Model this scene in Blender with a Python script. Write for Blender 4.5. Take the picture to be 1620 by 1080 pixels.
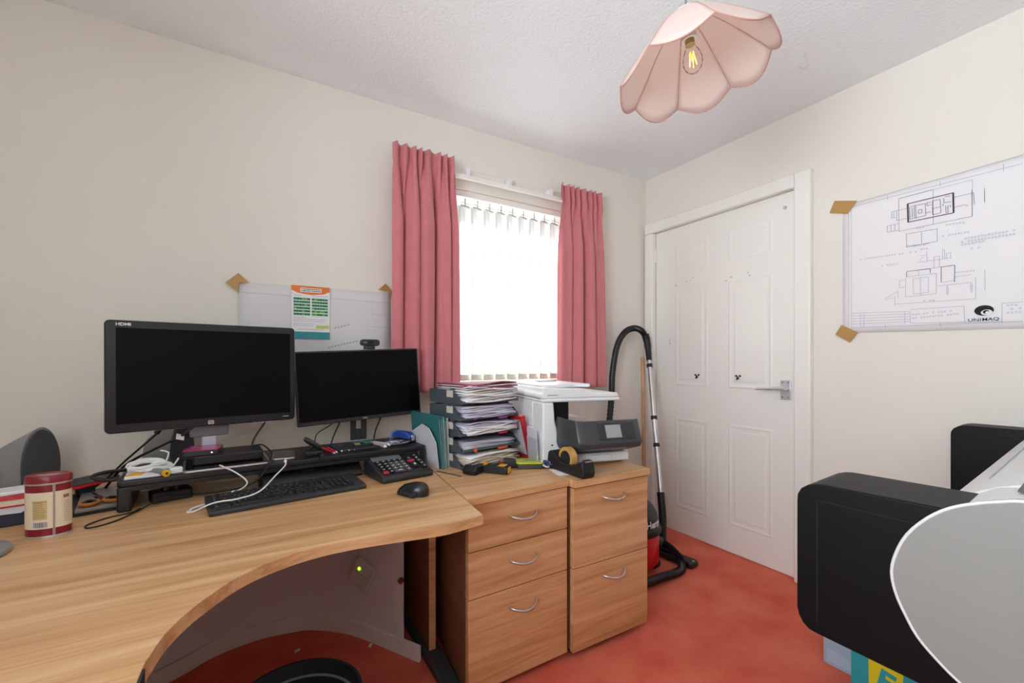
import bpy, bmesh, math, random
from mathutils import Matrix, Vector
for o in list(bpy.data.objects): bpy.data.objects.remove(o)
SC = bpy.context.scene
COL = SC.collection
R = math.radians
pi = math.pi

# ------------------------------------------------------------------ camera
cam_d = bpy.data.cameras.new('camera'); cam = bpy.data.objects.new('camera', cam_d); COL.objects.link(cam)
cam.location = (0.0, -2.143, 1.10)
cam.rotation_euler = (pi / 2, 0, -R(30.644))
cam_d.sensor_width = 36.0
cam_d.lens = 689.0 / 1620.0 * 36.0
cam_d.shift_y = 33.0 / 1620.0
cam_d.clip_start = 0.02
SC.camera = cam
# ------------------------------------------------------------------ world, sun, area lights, exposure
W = bpy.data.worlds.new('sky'); SC.world = W; W.use_nodes = True
W.node_tree.nodes['Background'].inputs[0].default_value = (0.72, 0.87, 1.0, 1)
W.node_tree.nodes['Background'].inputs[1].default_value = 3.0
def lamp(name, kind, loc, rot, energy, color=(1, 1, 1), **kw):
    d = bpy.data.lights.new(name, kind); d.energy = energy; d.color = color
    for k, v in kw.items(): setattr(d, k, v)
    o = bpy.data.objects.new(name, d); COL.objects.link(o); o.location = loc; o.rotation_euler = rot
    return o
def aim(o, d): o.rotation_euler = Vector(d).to_track_quat('-Z', 'Y').to_euler()
sun = lamp('sun', 'SUN', (1.2, 3, 3.5), (0, 0, 0), 52.0, (0.84, 0.94, 1.0), angle=R(2))
aim(sun, (0.15, -0.72, -0.62))
# added fill light, set in a made-up window opening behind the camera
side_fill = lamp('added_side_fill', 'AREA', (-1.09, -2.08, 1.56), (R(90), 0, 0), 22.5, (0.87, 0.96, 1.0), spread=R(120), shape='RECTANGLE', size=1.05, size_y=1.05)
aim(side_fill, (1, 0.06, 0.26))
SC.view_settings.view_transform = 'Standard'
try: SC.view_settings.look = 'None'
except Exception: pass
SC.view_settings.gamma = 1.0
SC.view_settings.use_curve_mapping = False
SC.view_settings.exposure = 0.24
try:
    SC.cycles.max_bounces = 14; SC.cycles.diffuse_bounces = 8; SC.cycles.transparent_max_bounces = 16
    SC.cycles.caustics_reflective = False; SC.cycles.caustics_refractive = False
    SC.cycles.sample_clamp_indirect = 30.0
    SC.cycles.use_denoising = True
except Exception: pass

# ------------------------------------------------------------------ materials
def lin(c):
    if isinstance(c, str):
        c = [int(c[i:i + 2], 16) / 255 for i in (0, 2, 4)]
        c = [x / 12.92 if x <= 0.04045 else ((x + 0.055) / 1.055) ** 2.4 for x in c]
    return (c[0], c[1], c[2], 1.0)
MATS = {}
def mat(name, col, rough=0.5, metal=0.0, var=0.0, vscale=8.0, bump=0.0, bscale=60.0, emit=0.0, alpha=1.0, coat=0.0, spec=0.5, sheen=0.0, bdist=0.01):
    if name in MATS: return MATS[name]
    m = bpy.data.materials.new(name); m.use_nodes = True; MATS[name] = m
    nt = m.node_tree; b = nt.nodes['Principled BSDF']
    c = lin(col)
    b.inputs['Base Color'].default_value = c
    b.inputs['Roughness'].default_value = rough; b.inputs['Metallic'].default_value = metal
    b.inputs['Specular IOR Level'].default_value = spec
    if coat: b.inputs['Coat Weight'].default_value = coat
    if sheen: b.inputs['Sheen Weight'].default_value = sheen
    if emit: b.inputs['Emission Color'].default_value = c; b.inputs['Emission Strength'].default_value = emit
    b.inputs['Alpha'].default_value = alpha
    tc = nt.nodes.new('ShaderNodeTexCoord')
    if var:
        n = nt.nodes.new('ShaderNodeTexNoise'); n.inputs['Scale'].default_value = vscale; n.inputs['Detail'].default_value = 4
        nt.links.new(tc.outputs['Object'], n.inputs['Vector'])
        r = nt.nodes.new('ShaderNodeMix'); r.data_type = 'RGBA'
        r.inputs[6].default_value = tuple(max(0, x * (1 - var)) for x in c[:3]) + (1,)
        r.inputs[7].default_value = tuple(min(1, x * (1 + var)) for x in c[:3]) + (1,)
        nt.links.new(n.outputs['Fac'], r.inputs[0]); nt.links.new(r.outputs[2], b.inputs['Base Color'])
    if bump:
        n2 = nt.nodes.new('ShaderNodeTexNoise'); n2.inputs['Scale'].default_value = bscale; n2.inputs['Detail'].default_value = 3
        nt.links.new(tc.outputs['Object'], n2.inputs['Vector'])
        bp = nt.nodes.new('ShaderNodeBump'); bp.inputs['Strength'].default_value = bump; bp.inputs['Distance'].default_value = bdist
        nt.links.new(n2.outputs['Fac'], bp.inputs['Height']); nt.links.new(bp.outputs['Normal'], b.inputs['Normal'])
    return m
def wood(name, dark, mid, light, axis=0, rough=0.35):
    m = bpy.data.materials.new(name); m.use_nodes = True; MATS[name] = m
    nt = m.node_tree; b = nt.nodes['Principled BSDF']; b.inputs['Roughness'].default_value = rough
    tc = nt.nodes.new('ShaderNodeTexCoord'); mp = nt.nodes.new('ShaderNodeMapping')
    s = [26.0, 26.0, 26.0]; s[axis] = 1.3; mp.inputs['Scale'].default_value = s
    nt.links.new(tc.outputs['Object'], mp.inputs['Vector'])
    w = nt.nodes.new('ShaderNodeTexNoise'); w.inputs['Scale'].default_value = 1.0; w.inputs['Detail'].default_value = 6; w.inputs['Roughness'].default_value = 0.62; w.inputs['Distortion'].default_value = 0.5
    nt.links.new(mp.outputs['Vector'], w.inputs['Vector'])
    mp2 = nt.nodes.new('ShaderNodeMapping'); s2 = [170.0] * 3; s2[axis] = 5.0; mp2.inputs['Scale'].default_value = s2
    nt.links.new(tc.outputs['Object'], mp2.inputs['Vector'])
    w2 = nt.nodes.new('ShaderNodeTexNoise'); w2.inputs['Scale'].default_value = 1.0; w2.inputs['Detail'].default_value = 2
    nt.links.new(mp2.outputs['Vector'], w2.inputs['Vector'])
    ad = nt.nodes.new('ShaderNodeMath'); ad.operation = 'MULTIPLY_ADD'; ad.inputs[1].default_value = 0.28
    nt.links.new(w2.outputs['Fac'], ad.inputs[0]); nt.links.new(w.outputs['Fac'], ad.inputs[2])
    cr = nt.nodes.new('ShaderNodeValToRGB'); e = cr.color_ramp.elements
    e[0].position = 0.46; e[0].color = lin(dark); e[1].position = 0.82; e[1].color = lin(light)
    k = e.new(0.63); k.color = lin(mid)
    nt.links.new(ad.outputs[0], cr.inputs[0]); nt.links.new(cr.outputs[0], b.inputs['Base Color'])
    return m
wood('oak_x', 'B9895A', 'D0A070', 'E0B88A', 0)
wood('oak_y', 'B9895A', 'D0A070', 'E0B88A', 1)
wood('oak_front', 'B98658', 'CE9B6E', 'DCAF86', 0)
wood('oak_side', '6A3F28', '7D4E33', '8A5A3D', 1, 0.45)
wood('pine', 'A8764A', 'BC8C60', 'CFA077', 2)
WALL = mat('wall_paint', 'E5E0D8', 0.85, var=0.02, vscale=1.5, bump=0.06, bscale=120)
CEIL = mat('ceiling_artex', 'F0F4F8', 0.9, bump=0.55, bscale=80, bdist=0.006)
GLOSSW = mat('gloss_white', 'EDEBE6', 0.32)
WHITE = mat('white_plastic', 'E8E8E8', 0.4)
OFFW = mat('printer_white', 'E4E6E8', 0.42)
BLACK = mat('black_plastic', '17171A', 0.42)
BLACKG = mat('black_gloss', '0C0C0E', 0.12)
BLACKM = mat('black_matt', '1E1F22', 0.65)
CHAR = mat('charcoal', '2C2E33', 0.5)
DGREY = mat('dark_grey', '4A4C52', 0.5)
MGREY = mat('mid_grey', '7C7E83', 0.5)
LGREY = mat('light_grey', 'B9BBBF', 0.5)
SILVER = mat('silver', 'C9CACD', 0.28, 0.9)
CHROME = mat('chrome', 'D8D8DA', 0.16, 1.0)
RED = mat('red_plastic', 'C8202A', 0.4)
PAPER = mat('paper', 'E9E7EA', 0.85)
PAPER2 = mat('paper_grey', 'CFCDD4', 0.85)
PAPER3 = mat('paper_cream', 'D9CDB4', 0.85)
PINK = mat('curtain_velvet', 'C8767C', 0.8, var=0.10, vscale=14, sheen=0.35)
INK = mat('ink', '4A4852', 0.8)
INKL = mat('ink_light', 'A2A0AA', 0.8)
INKD = mat('ink_dark', '17151C', 0.8)
TAPE = mat('brown_tape', 'B48A50', 0.35, var=0.06, vscale=60)

# ------------------------------------------------------------------ mesh helpers
MTX = {}
class MB:
    def __init__(s, M=None): s.v = []; s.f = []; s.M = M or Matrix.Identity(4)
    def add(s, vs, fs, M=None):
        k = len(s.v); T = s.M @ M if M is not None else s.M
        s.v += [tuple(T @ Vector(p)) for p in vs]; s.f += [tuple(i + k for i in f) for f in fs]; return s
    def box(s, x0, x1, y0, y1, z0, z1, M=None):
        return s.add([(x0, y0, z0), (x1, y0, z0), (x1, y1, z0), (x0, y1, z0), (x0, y0, z1), (x1, y0, z1), (x1, y1, z1), (x0, y1, z1)],
                     [(0, 3, 2, 1), (4, 5, 6, 7), (0, 1, 5, 4), (1, 2, 6, 5), (2, 3, 7, 6), (3, 0, 4, 7)], M)
    def prism(s, poly, lo, hi, plane='XY', M=None):
        a = sum(poly[i][0] * poly[(i + 1) % len(poly)][1] - poly[(i + 1) % len(poly)][0] * poly[i][1] for i in range(len(poly)))
        if a < 0: poly = poly[::-1]
        n = len(poly)
        if plane == 'XY': f = lambda p, h: (p[0], p[1], h)
        elif plane == 'XZ': f = lambda p, h: (p[0], -h, p[1])
        else: f = lambda p, h: (h, p[0], p[1])
        if plane == 'XZ': lo, hi = -hi, -lo
        vs = [f(p, lo) for p in poly] + [f(p, hi) for p in poly]
        fs = [tuple(range(n - 1, -1, -1)), tuple(range(n, 2 * n))] + [(i, (i + 1) % n, n + (i + 1) % n, n + i) for i in range(n)]
        return s.add(vs, fs, M)
    def cyl(s, c, r, h, axis='Z', n=24, r2=None, M=None):
        r2 = r if r2 is None else r2; vs = []
        for k, (rr, t) in enumerate(((r, 0), (r2, h))):
            for i in range(n):
                a = 2 * pi * i / n; x, y = rr * math.cos(a), rr * math.sin(a)
                p = {'Z': (x, y, t), 'Y': (x, t, -y), 'X': (t, x, y)}[axis]
                vs.append((c[0] + p[0], c[1] + p[1], c[2] + p[2]))
        return s.add(vs, [tuple(range(n - 1, -1, -1)), tuple(range(n, 2 * n))] + [(i, (i + 1) % n, n + (i + 1) % n, n + i) for i in range(n)], M)
    def lathe(s, prof, n=32, c=(0, 0, 0), M=None, sx=1.0, sy=1.0):
        vs = []; m = len(prof)
        for i in range(n):
            a = 2 * pi * i / n
            for r, z in prof: vs.append((c[0] + r * math.cos(a) * sx, c[1] + r * math.sin(a) * sy, c[2] + z))
        fs = []
        for i in range(n):
            j = (i + 1) % n
            for k in range(m - 1): fs.append((i * m + k, j * m + k, j * m + k + 1, i * m + k + 1))
        return s.add(vs, fs, M)
    def tube(s, path, r, n=8, M=None, sub=0, closed=False):
        P = [Vector(p) for p in path]
        if sub: P = spline(P, sub)
        rr = r if isinstance(r, (list, tuple)) else None
        vs = []; up = Vector((0, 0, 1)); prev = None
        for i, p in enumerate(P):
            d = (P[min(i + 1, len(P) - 1)] - P[max(i - 1, 0)]).normalized()
            if prev is None:
                a = d.cross(up)
                if a.length < 1e-3: a = d.cross(Vector((1, 0, 0)))
            else: a = prev - d * prev.dot(d)
            if a.length < 1e-6: a = d.orthogonal()
            a.normalize(); b = d.cross(a); prev = a
            q = r if rr is None else rr[min(len(rr) - 1, int(i * len(rr) / len(P)))]
            for k in range(n):
                t = 2 * pi * k / n; vs.append(tuple(p + a * (q * math.cos(t)) + b * (q * math.sin(t))))
        fs = [tuple(range(n - 1, -1, -1)), tuple(range((len(P) - 1) * n, len(P) * n))]
        for i in range(len(P) - 1):
            for k in range(n): fs.append((i * n + k, i * n + (k + 1) % n, (i + 1) * n + (k + 1) % n, (i + 1) * n + k))
        return s.add(vs, fs, M)
    def grid(s, fn, nu, nv, M=None, closed=False):
        vs = [fn(i / nu, j / nv) for j in range(nv + 1) for i in range(nu + 1)]; w = nu + 1
        return s.add(vs, [(j * w + i, j * w + i + 1, (j + 1) * w + i + 1, (j + 1) * w + i) for j in range(nv) for i in range(nu)], M)
    def ellipsoid(s, c, rx, ry, rz, n=20, m=12, M=None):
        vs = []; fs = []
        for j in range(m + 1):
            t = pi * j / m
            for i in range(n):
                a = 2 * pi * i / n; vs.append((c[0] + rx * math.sin(t) * math.cos(a), c[1] + ry * math.sin(t) * math.sin(a), c[2] - rz * math.cos(t)))
        for j in range(m):
            for i in range(n): fs.append((j * n + i, j * n + (i + 1) % n, (j + 1) * n + (i + 1) % n, (j + 1) * n + i))
        return s.add(vs, fs, M)
    def mesh(s, name):
        me = bpy.data.meshes.new(name); me.from_pydata(s.v, [], s.f); me.validate(); me.update(); return me
    def build(s, name, m, parent=None, smooth=None, bevel=0, seg=2, world=False, solid=0, sub=0):
        if world and parent is not None:
            T = MTX[root(parent)].inverted(); s.v = [tuple(T @ Vector(p)) for p in s.v]
        me = s.mesh(name); me.materials.append(m)
        if smooth is not None: shade(me, smooth)
        o = bpy.data.objects.new(name, me); COL.objects.link(o)
        if parent is not None: o.parent = parent
        if solid:
            q = o.modifiers.new('solid', 'SOLIDIFY'); q.thickness = solid; q.offset = 0
        if bevel:
            q = o.modifiers.new('bevel', 'BEVEL'); q.width = bevel; q.segments = seg; q.limit_method = 'ANGLE'; q.angle_limit = R(35)
            if smooth is None: shade(me, 30)
        if sub:
            q = o.modifiers.new('subd', 'SUBSURF'); q.levels = sub; q.render_levels = sub
        return o
def shade(me, ang):
    me.polygons.foreach_set('use_smooth', [True] * len(me.polygons))
    try: me.set_sharp_from_angle(angle=R(ang))
    except Exception: pass
def spline(P, sub):
    out = []
    for i in range(len(P) - 1):
        a, b, c, d = P[max(i - 1, 0)], P[i], P[i + 1], P[min(i + 2, len(P) - 1)]
        for k in range(sub):
            t = k / sub
            out.append(0.5 * ((2 * b) + (c - a) * t + (2 * a - 5 * b + 4 * c - d) * t * t + (3 * b - a - 3 * c + d) * t ** 3))
    out.append(P[-1]); return out
def root(o):
    while o.parent is not None: o = o.parent
    return o.name
def TR(x=0, y=0, z=0, rx=0, ry=0, rz=0):
    return Matrix.Translation((x, y, z)) @ Matrix.Rotation(rz, 4, 'Z') @ Matrix.Rotation(ry, 4, 'Y') @ Matrix.Rotation(rx, 4, 'X')
def tag(o, label, cat, group=None):
    o['label'] = label; o['category'] = cat
    if group: o['group'] = group
    if o.name not in MTX: MTX[o.name] = Matrix.Translation(o.location) @ o.rotation_euler.to_matrix().to_4x4()
    return o
def thing(name, label, cat, loc=(0, 0, 0), rz=0, group=None, rx=0, ry=0):
    o = bpy.data.objects.new(name, None); COL.objects.link(o); o.empty_display_size = 0.03
    o.location = loc; o.rotation_euler = (rx, ry, rz)
    MTX[o.name] = Matrix.Translation(loc) @ o.rotation_euler.to_matrix().to_4x4()
    return tag(o, label, cat, group)
def single(name, mb, m, label, cat, loc=(0, 0, 0), rz=0, group=None, rx=0, ry=0, **kw):
    o = mb.build(name, m, None, **kw); o.location = loc; o.rotation_euler = (rx, ry, rz)
    return tag(o, label, cat, group)
def struct(o): o['kind'] = 'structure'; MTX[o.name] = Matrix.Identity(4); return o
def copyobj(src, name, parent, loc=None, rot=None, scale=None):
    o = bpy.data.objects.new(name, src.data); COL.objects.link(o); o.parent = parent
    if loc is not None: o.location = loc
    if rot is not None: o.rotation_euler = rot
    if scale is not None: o.scale = scale
    return o
def text(name, body, size, m, parent, M, extrude=0.0004, spacing=1.0, bold=0.0, sx=1.0):
    cu = bpy.data.curves.new(name, 'FONT'); cu.body = body; cu.size = size; cu.align_x = 'CENTER'; cu.align_y = 'CENTER'
    cu.extrude = extrude; cu.space_character = spacing; cu.offset = bold; cu.resolution_u = 3
    t = bpy.data.objects.new(name + '_tmp', cu); COL.objects.link(t)
    dg = bpy.context.evaluated_depsgraph_get(); dg.update()
    me = bpy.data.meshes.new_from_object(t.evaluated_get(dg)); me.name = name
    bpy.data.objects.remove(t)
    me.transform(M @ Matrix.Diagonal((sx, 1, 1, 1))); me.materials.clear(); me.materials.append(m)
    o = bpy.data.objects.new(name, me); COL.objects.link(o); o.parent = parent
    return o
def rrect(x0, x1, y0, y1, r, n=5):
    out = []
    for cx, cy, a0 in ((x1 - r, y0 + r, -pi / 2), (x1 - r, y1 - r, 0), (x0 + r, y1 - r, pi / 2), (x0 + r, y0 + r, pi)):
        for k in range(n + 1):
            a = a0 + pi / 2 * k / n; out.append((cx + r * math.cos(a), cy + r * math.sin(a)))
    return out
rng = random.Random(7)
ZT = 0.665      # desk and pedestal top
XW = 2.358      # door wall face
HC = 2.364      # ceiling
# ================================================================== THE ROOM
X0, Y1 = -1.05, -2.78
def carpet():
    m = bpy.data.materials.new('carpet'); m.use_nodes = True; nt = m.node_tree; b = nt.nodes['Principled BSDF']
    b.inputs['Roughness'].default_value = 0.95; b.inputs['Specular IOR Level'].default_value = 0.1
    tc = nt.nodes.new('ShaderNodeTexCoord')
    n = nt.nodes.new('ShaderNodeTexNoise'); n.inputs['Scale'].default_value = 5; n.inputs['Detail'].default_value = 5
    n2 = nt.nodes.new('ShaderNodeTexNoise'); n2.inputs['Scale'].default_value = 420; n2.inputs['Detail'].default_value = 2
    for q in (n, n2): nt.links.new(tc.outputs['Object'], q.inputs['Vector'])
    cr = nt.nodes.new('ShaderNodeValToRGB'); e = cr.color_ramp.elements
    e[0].position = 0.3; e[0].color = lin('D4604C'); e[1].position = 0.75; e[1].color = lin('E67E66')
    nt.links.new(n.outputs['Fac'], cr.inputs[0])
    mx = nt.nodes.new('ShaderNodeMix'); mx.data_type = 'RGBA'; mx.blend_type = 'MULTIPLY'; mx.inputs[0].default_value = 0.3
    nt.links.new(cr.outputs[0], mx.inputs[6]); nt.links.new(n2.outputs['Fac'], mx.inputs[7])
    ml = nt.nodes.new('ShaderNodeMix'); ml.data_type = 'RGBA'; ml.blend_type = 'ADD'; ml.inputs[0].default_value = 0.15
    nt.links.new(mx.outputs[2], ml.inputs[6]); nt.links.new(cr.outputs[0], ml.inputs[7])
    nt.links.new(ml.outputs[2], b.inputs['Base Color'])
    bp = nt.nodes.new('ShaderNodeBump'); bp.inputs['Strength'].default_value = 0.6; bp.inputs['Distance'].default_value = 0.004
    nt.links.new(n2.outputs['Fac'], bp.inputs['Height']); nt.links.new(bp.outputs['Normal'], b.inputs['Normal'])
    return m
struct(MB().box(X0 - .12, XW + .12, Y1 - .12, .2, -.06, 0).build('floor', carpet()))
struct(MB().box(X0 - .12, XW + .12, Y1 - .12, .2, HC, HC + .08).build('ceiling', CEIL))
# window wall, with its opening
WX0, WX1, WZ0, WZ1 = 0.80, 1.70, 0.992, 2.03
w = MB(); T = 0.20
w.box(X0 - .12, WX0, 0, T, 0, HC).box(WX1, XW + .12, 0, T, 0, HC).box(WX0, WX1, 0, T, 0, WZ0).box(WX0, WX1, 0, T, WZ1, HC)
struct(w.build('wall_north', WALL))
DY0, DY1, DZ = -0.990, -0.085, 1.980
w = MB()
w.box(XW, XW + .12, DY1, 0, 0, HC).box(XW, XW + .12, Y1, DY0, 0, HC).box(XW, XW + .12, DY0, DY1, DZ, HC)
struct(w.build('wall_east', WALL))
RY0, RY1, RZ0, RZ1 = -2.62, -1.54, 1.02, 2.10  # opening added in the unseen side wall to hold the fill light
w = MB()
w.box(X0 - .12, X0, Y1, RY0, 0, HC).box(X0 - .12, X0, RY1, 0, 0, HC).box(X0 - .12, X0, RY0, RY1, 0, RZ0).box(X0 - .12, X0, RY0, RY1, RZ1, HC)
struct(w.build('wall_west', WALL))
struct(MB().box(X0 - .12, XW + .12, Y1 - .12, Y1, 0, HC).build('wall_south', WALL))
# unseen side window added for the fill light: a plain white frame
w = MB(); fx0, fx1 = X0 - .10, X0 - .06
w.box(fx0, fx1, RY0, RY0 + .05, RZ0, RZ1).box(fx0, fx1, RY1 - .05, RY1, RZ0, RZ1).box(fx0, fx1, RY0 + .05, RY1 - .05, RZ0, RZ0 + .05).box(fx0, fx1, RY0 + .05, RY1 - .05, RZ1 - .05, RZ1)
struct(w.build('added_window_2', GLOSSW))
# skirting along the door wall and the visible part of the window wall
struct(MB().box(1.46, XW, -.016, 0, 0, .075).build('baseboard_north', GLOSSW, bevel=.004))
struct(MB().box(XW - .016, XW, Y1, -1.08, 0, .075).build('baseboard_east', GLOSSW, bevel=.004))

# ---- window 1
def glass():
    m = bpy.data.materials.new('pane_glass'); m.use_nodes = True; nt = m.node_tree
    for n in list(nt.nodes): nt.nodes.remove(n)
    o = nt.nodes.new('ShaderNodeOutputMaterial'); t = nt.nodes.new('ShaderNodeBsdfTransparent'); g = nt.nodes.new('ShaderNodeBsdfGlossy')
    g.inputs['Roughness'].default_value = 0.02; mx = nt.nodes.new('ShaderNodeMixShader'); mx.inputs[0].default_value = 0.06
    nt.links.new(t.outputs[0], mx.inputs[1]); nt.links.new(g.outputs[0], mx.inputs[2]); nt.links.new(mx.outputs[0], o.inputs[0]); return m
GLASS = glass()
fy0, fy1 = .13, .18
w = MB()
w.box(WX0, WX0 + .05, fy0, fy1, WZ0, WZ1).box(WX1 - .05, WX1, fy0, fy1, WZ0, WZ1).box(WX0 + .05, WX1 - .05, fy0, fy1, WZ0, WZ0 + .05).box(WX0 + .05, WX1 - .05, fy0, fy1, WZ1 - .05, WZ1)
win = struct(w.build('window_1', GLOSSW, bevel=.004))
for a, b in ((WX0 + .05, WX1 - .05),):
    MB().box(a, b, .153, .157, WZ0 + .05, WZ1 - .05).build('pane', GLASS, win)
MB().box(WX0 - .02, WX1 + .02, -.012, .13, WZ0 - .012, WZ0 + .004).build('window_sill', MATS['pine'], win, bevel=.004)

# ---- vertical blind
def blindmat():
    m = bpy.data.materials.new('blind_fabric'); m.use_nodes = True; nt = m.node_tree
    for n in list(nt.nodes): nt.nodes.remove(n)
    o = nt.nodes.new('ShaderNodeOutputMaterial'); d = nt.nodes.new('ShaderNodeBsdfDiffuse'); t = nt.nodes.new('ShaderNodeBsdfTranslucent')
    d.inputs[0].default_value = (.86, .85, .80, 1)
    tc = nt.nodes.new('ShaderNodeTexCoord'); mp = nt.nodes.new('ShaderNodeMapping'); mp.inputs['Scale'].default_value = (60, 60, 14); mp.inputs['Rotation'].default_value = (0, .5, 0)
    n = nt.nodes.new('ShaderNodeTexNoise'); n.inputs['Scale'].default_value = 1.0; n.inputs['Detail'].default_value = 2
    cr = nt.nodes.new('ShaderNodeValToRGB'); cr.color_ramp.elements[0].position = .40; cr.color_ramp.elements[0].color = (.46, .45, .41, 1); cr.color_ramp.elements[1].position = .58; cr.color_ramp.elements[1].color = (.74, .73, .69, 1)
    nt.links.new(tc.outputs['Object'], mp.inputs[0]); nt.links.new(mp.outputs[0], n.inputs[0]); nt.links.new(n.outputs['Fac'], cr.inputs[0]); nt.links.new(cr.outputs[0], t.inputs[0])
    mx = nt.nodes.new('ShaderNodeMixShader'); mx.inputs[0].default_value = 0.32
    nt.links.new(d.outputs[0], mx.inputs[1]); nt.links.new(t.outputs[0], mx.inputs[2]); nt.links.new(mx.outputs[0], o.inputs[0]); return m
BLIND = blindmat()
bl = thing('vertical_blind', 'white vertical fabric blind closed across the window', 'blind', (WX0 + .01, .045, WZ1))
MB().box(0, WX1 - WX0 - .02, -.03, .012, -.034, 0).build('headrail', GLOSSW, bl, bevel=.004)
slat = None; weight = None; hang = None
pitch = .0757
zt, zb = -.075, -(WZ1 - WZ0) + .010
for i in range(12):
    x = .035 + i * pitch
    if slat is None:
        q = MB(TR(rz=R(13)))
        def sf(u, v):
            a = u * 2 - 1
            return (a * .045, .005 * math.sin(a * pi) * .6, zt + (zb - zt) * v)
        q.grid(sf, 10, 6)
        slat = q.build('slat', BLIND, bl, smooth=60, solid=.0012); slat.location = (x, 0, 0)
        weight = MB(TR(rz=R(13))).prism(rrect(-.042, .042, zb - .003, zb + .032, .006, 3), -.004, .004, 'XZ').build('slat_weight', mat('slat_pocket', 'CFCFCB', .6), bl, bevel=.001); weight.location = (x, 0, 0)
        h = MB(TR(rz=R(13))); h.box(-.030, .030, -.0022, .0022, zt - .003, zt + .006); h.box(-.004, .004, -.003, .003, zt + .004, -.03); h.tube([(-.038, -.008, zt + .014), (.038, -.008, zt + .014)], .0022, 6)
        hang = h.build('slat_hanger', mat('blind_hanger', 'CFCBC4', .3, .4), bl); hang.location = (x, 0, 0)
    else:
        copyobj(slat, 'slat', bl, (x, rng.uniform(-.002, .002), 0), (0, 0, R(rng.uniform(-5, 5))))
        copyobj(weight, 'slat_weight', bl, (x, 0, 0)); copyobj(hang, 'slat_hanger', bl, (x, 0, 0))
ch = MB()
for i in range(11):
    xa = .035 + i * pitch; xb = xa + pitch; z0 = zb + .012
    ch.tube([(xa, -.012, z0), (xa + pitch * .5, -.016, z0 - .009), (xb, -.012, z0)], .0012, 5, sub=4)
ch.build('bead_chain', WHITE, bl)

# ---- curtain rail and curtains
cr_ = thing('curtain_rail', 'slim white curtain rail above the window', 'curtain rail', (.60, -.045, 2.062))
MB().box(0, 1.24, -.012, .008, 0, .022).build('rail', GLOSSW, cr_, bevel=.003)
MB().tube([(0, -.005, .052), (1.24, -.005, .052)], .0014, 6).build('draw_cord', WHITE, cr_)
for x in (.36, .62, .90, 1.10):
    MB().box(x, x + .022, -.008, .045, .022, .062).build('bracket', WHITE, cr_, bevel=.002)
def curtain(label, xa, xb, xa2, xb2, ztop, zbot, nf, seed):
    r = random.Random(seed); ph = [r.uniform(0, 6.28) for _ in range(6)]
    t = thing('curtain', label, 'curtain', (xa, -.108, ztop), 0, 'pink curtains at the window')
    def prof(u, v):
        z = (zbot - ztop) * v
        hv = min(1, v / .085)                     # header zone
        fl = max(0, min(1, (v - .06) / .25))
        wob = u + .022 * math.sin(2 * pi * u * 2 + ph[0]) + .010 * math.sin(2 * pi * u * 3.3 + ph[1])
        hs = math.sin(2 * pi * nf * 1.9 * wob + ph[2]); head = .016 * (abs(hs) ** .6) * (1 if hs > 0 else -1)
        s = math.sin(2 * pi * nf * wob + ph[3] + .25 * math.sin(3 * v + ph[4]))
        fold = (.046 * (abs(s) ** .6) * (1 if s > 0 else -1) * (.75 + .25 * math.sin(2 * pi * u * 1.3 + ph[1])) + .007 * math.sin(2 * pi * nf * 2.3 * wob + ph[5]))
        y = head * (1 - fl) + fold * fl
        y -= .010 * math.exp(-((v - .085) / .02) ** 2) * (0.5 + .5 * math.sin(2 * pi * nf * 1.9 * wob + 1))
        X = (xa + (xb - xa) * u) * (1 - v) + (xa2 + (xb2 - xa2) * u) * v - xa
        X += .017 * math.cos(2 * pi * nf * wob + ph[3]) * fl
        zj = (.006 * math.sin(2 * pi * nf * 1.9 * wob + ph[2] + 1.2)) if v == 0 else 0
        return (X, y + .02, z + zj)
    MB().grid(prof, 150, 46).build('drape', PINK, t, smooth=70, solid=.004)
    tp = MB()
    def tape(u, v):
        p = prof(u, .002 + .075 * v); return (p[0], p[1] + .008, p[2])
    tp.grid(tape, 90, 3).build('heading_tape', mat('heading_tape', 'B8686E', .9), t, smooth=60)
    return t
curtain('pink velvet curtain hanging left of the window, behind the smaller monitor', .562, .884, .560, .896, 2.142, .955, 4.1, 3)
curtain('pink velvet curtain hanging right of the window, behind the printer', 1.558, 1.862, 1.545, 1.900, 2.152, .950, 3.7, 11)

# ---- door
dr = thing('door_1', 'white panelled door', 'door', (XW + .003, DY1 - .004, 0))
for k in ('label', 'category'): del dr[k]
dr['kind'] = 'structure'
dw = (DY1 - .004) - (DY0 + .005)
MB().box(0, .038, -dw, 0, .006, DZ - .006).build('leaf', GLOSSW, dr, bevel=.002)
def panel(y0, y1, z0, z1):   # moulded raised frame round a slightly raised field
    y0 -= DY1 - .004; y1 -= DY1 - .004
    def ring(a, b, xa, xb):
        P = [(y0 + a, z0 + a), (y1 - a, z0 + a), (y1 - a, z1 - a), (y0 + a, z1 - a)]; Q = [(y0 + b, z0 + b), (y1 - b, z0 + b), (y1 - b, z1 - b), (y0 + b, z1 - b)]
        return [(xa, p[0], p[1]) for p in P] + [(xb, p[0], p[1]) for p in Q]
    m = MB(); fq = [(0, 1, 5, 4), (1, 2, 6, 5), (2, 3, 7, 6), (3, 0, 4, 7)]
    fq = [f[::-1] for f in fq]
    m.add(ring(0, .010, 0, -.0028), fq).add(ring(.010, .022, -.0028, 0.0), fq).add(ring(.034, .044, 0, -.0022), fq)
    m.add(ring(.044, .044, -.0022, -.0022)[:4], [(3, 2, 1, 0)])
    return m.build('panel', GLOSSW, dr)
for a, b in ((-.485, -.245), (-.865, -.612)):
    panel(a, b, .165, .745); panel(a, b, .950, 1.570); panel(a, b, 1.68, 1.865)
ly = lambda y: y - (DY1 - .004)
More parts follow.
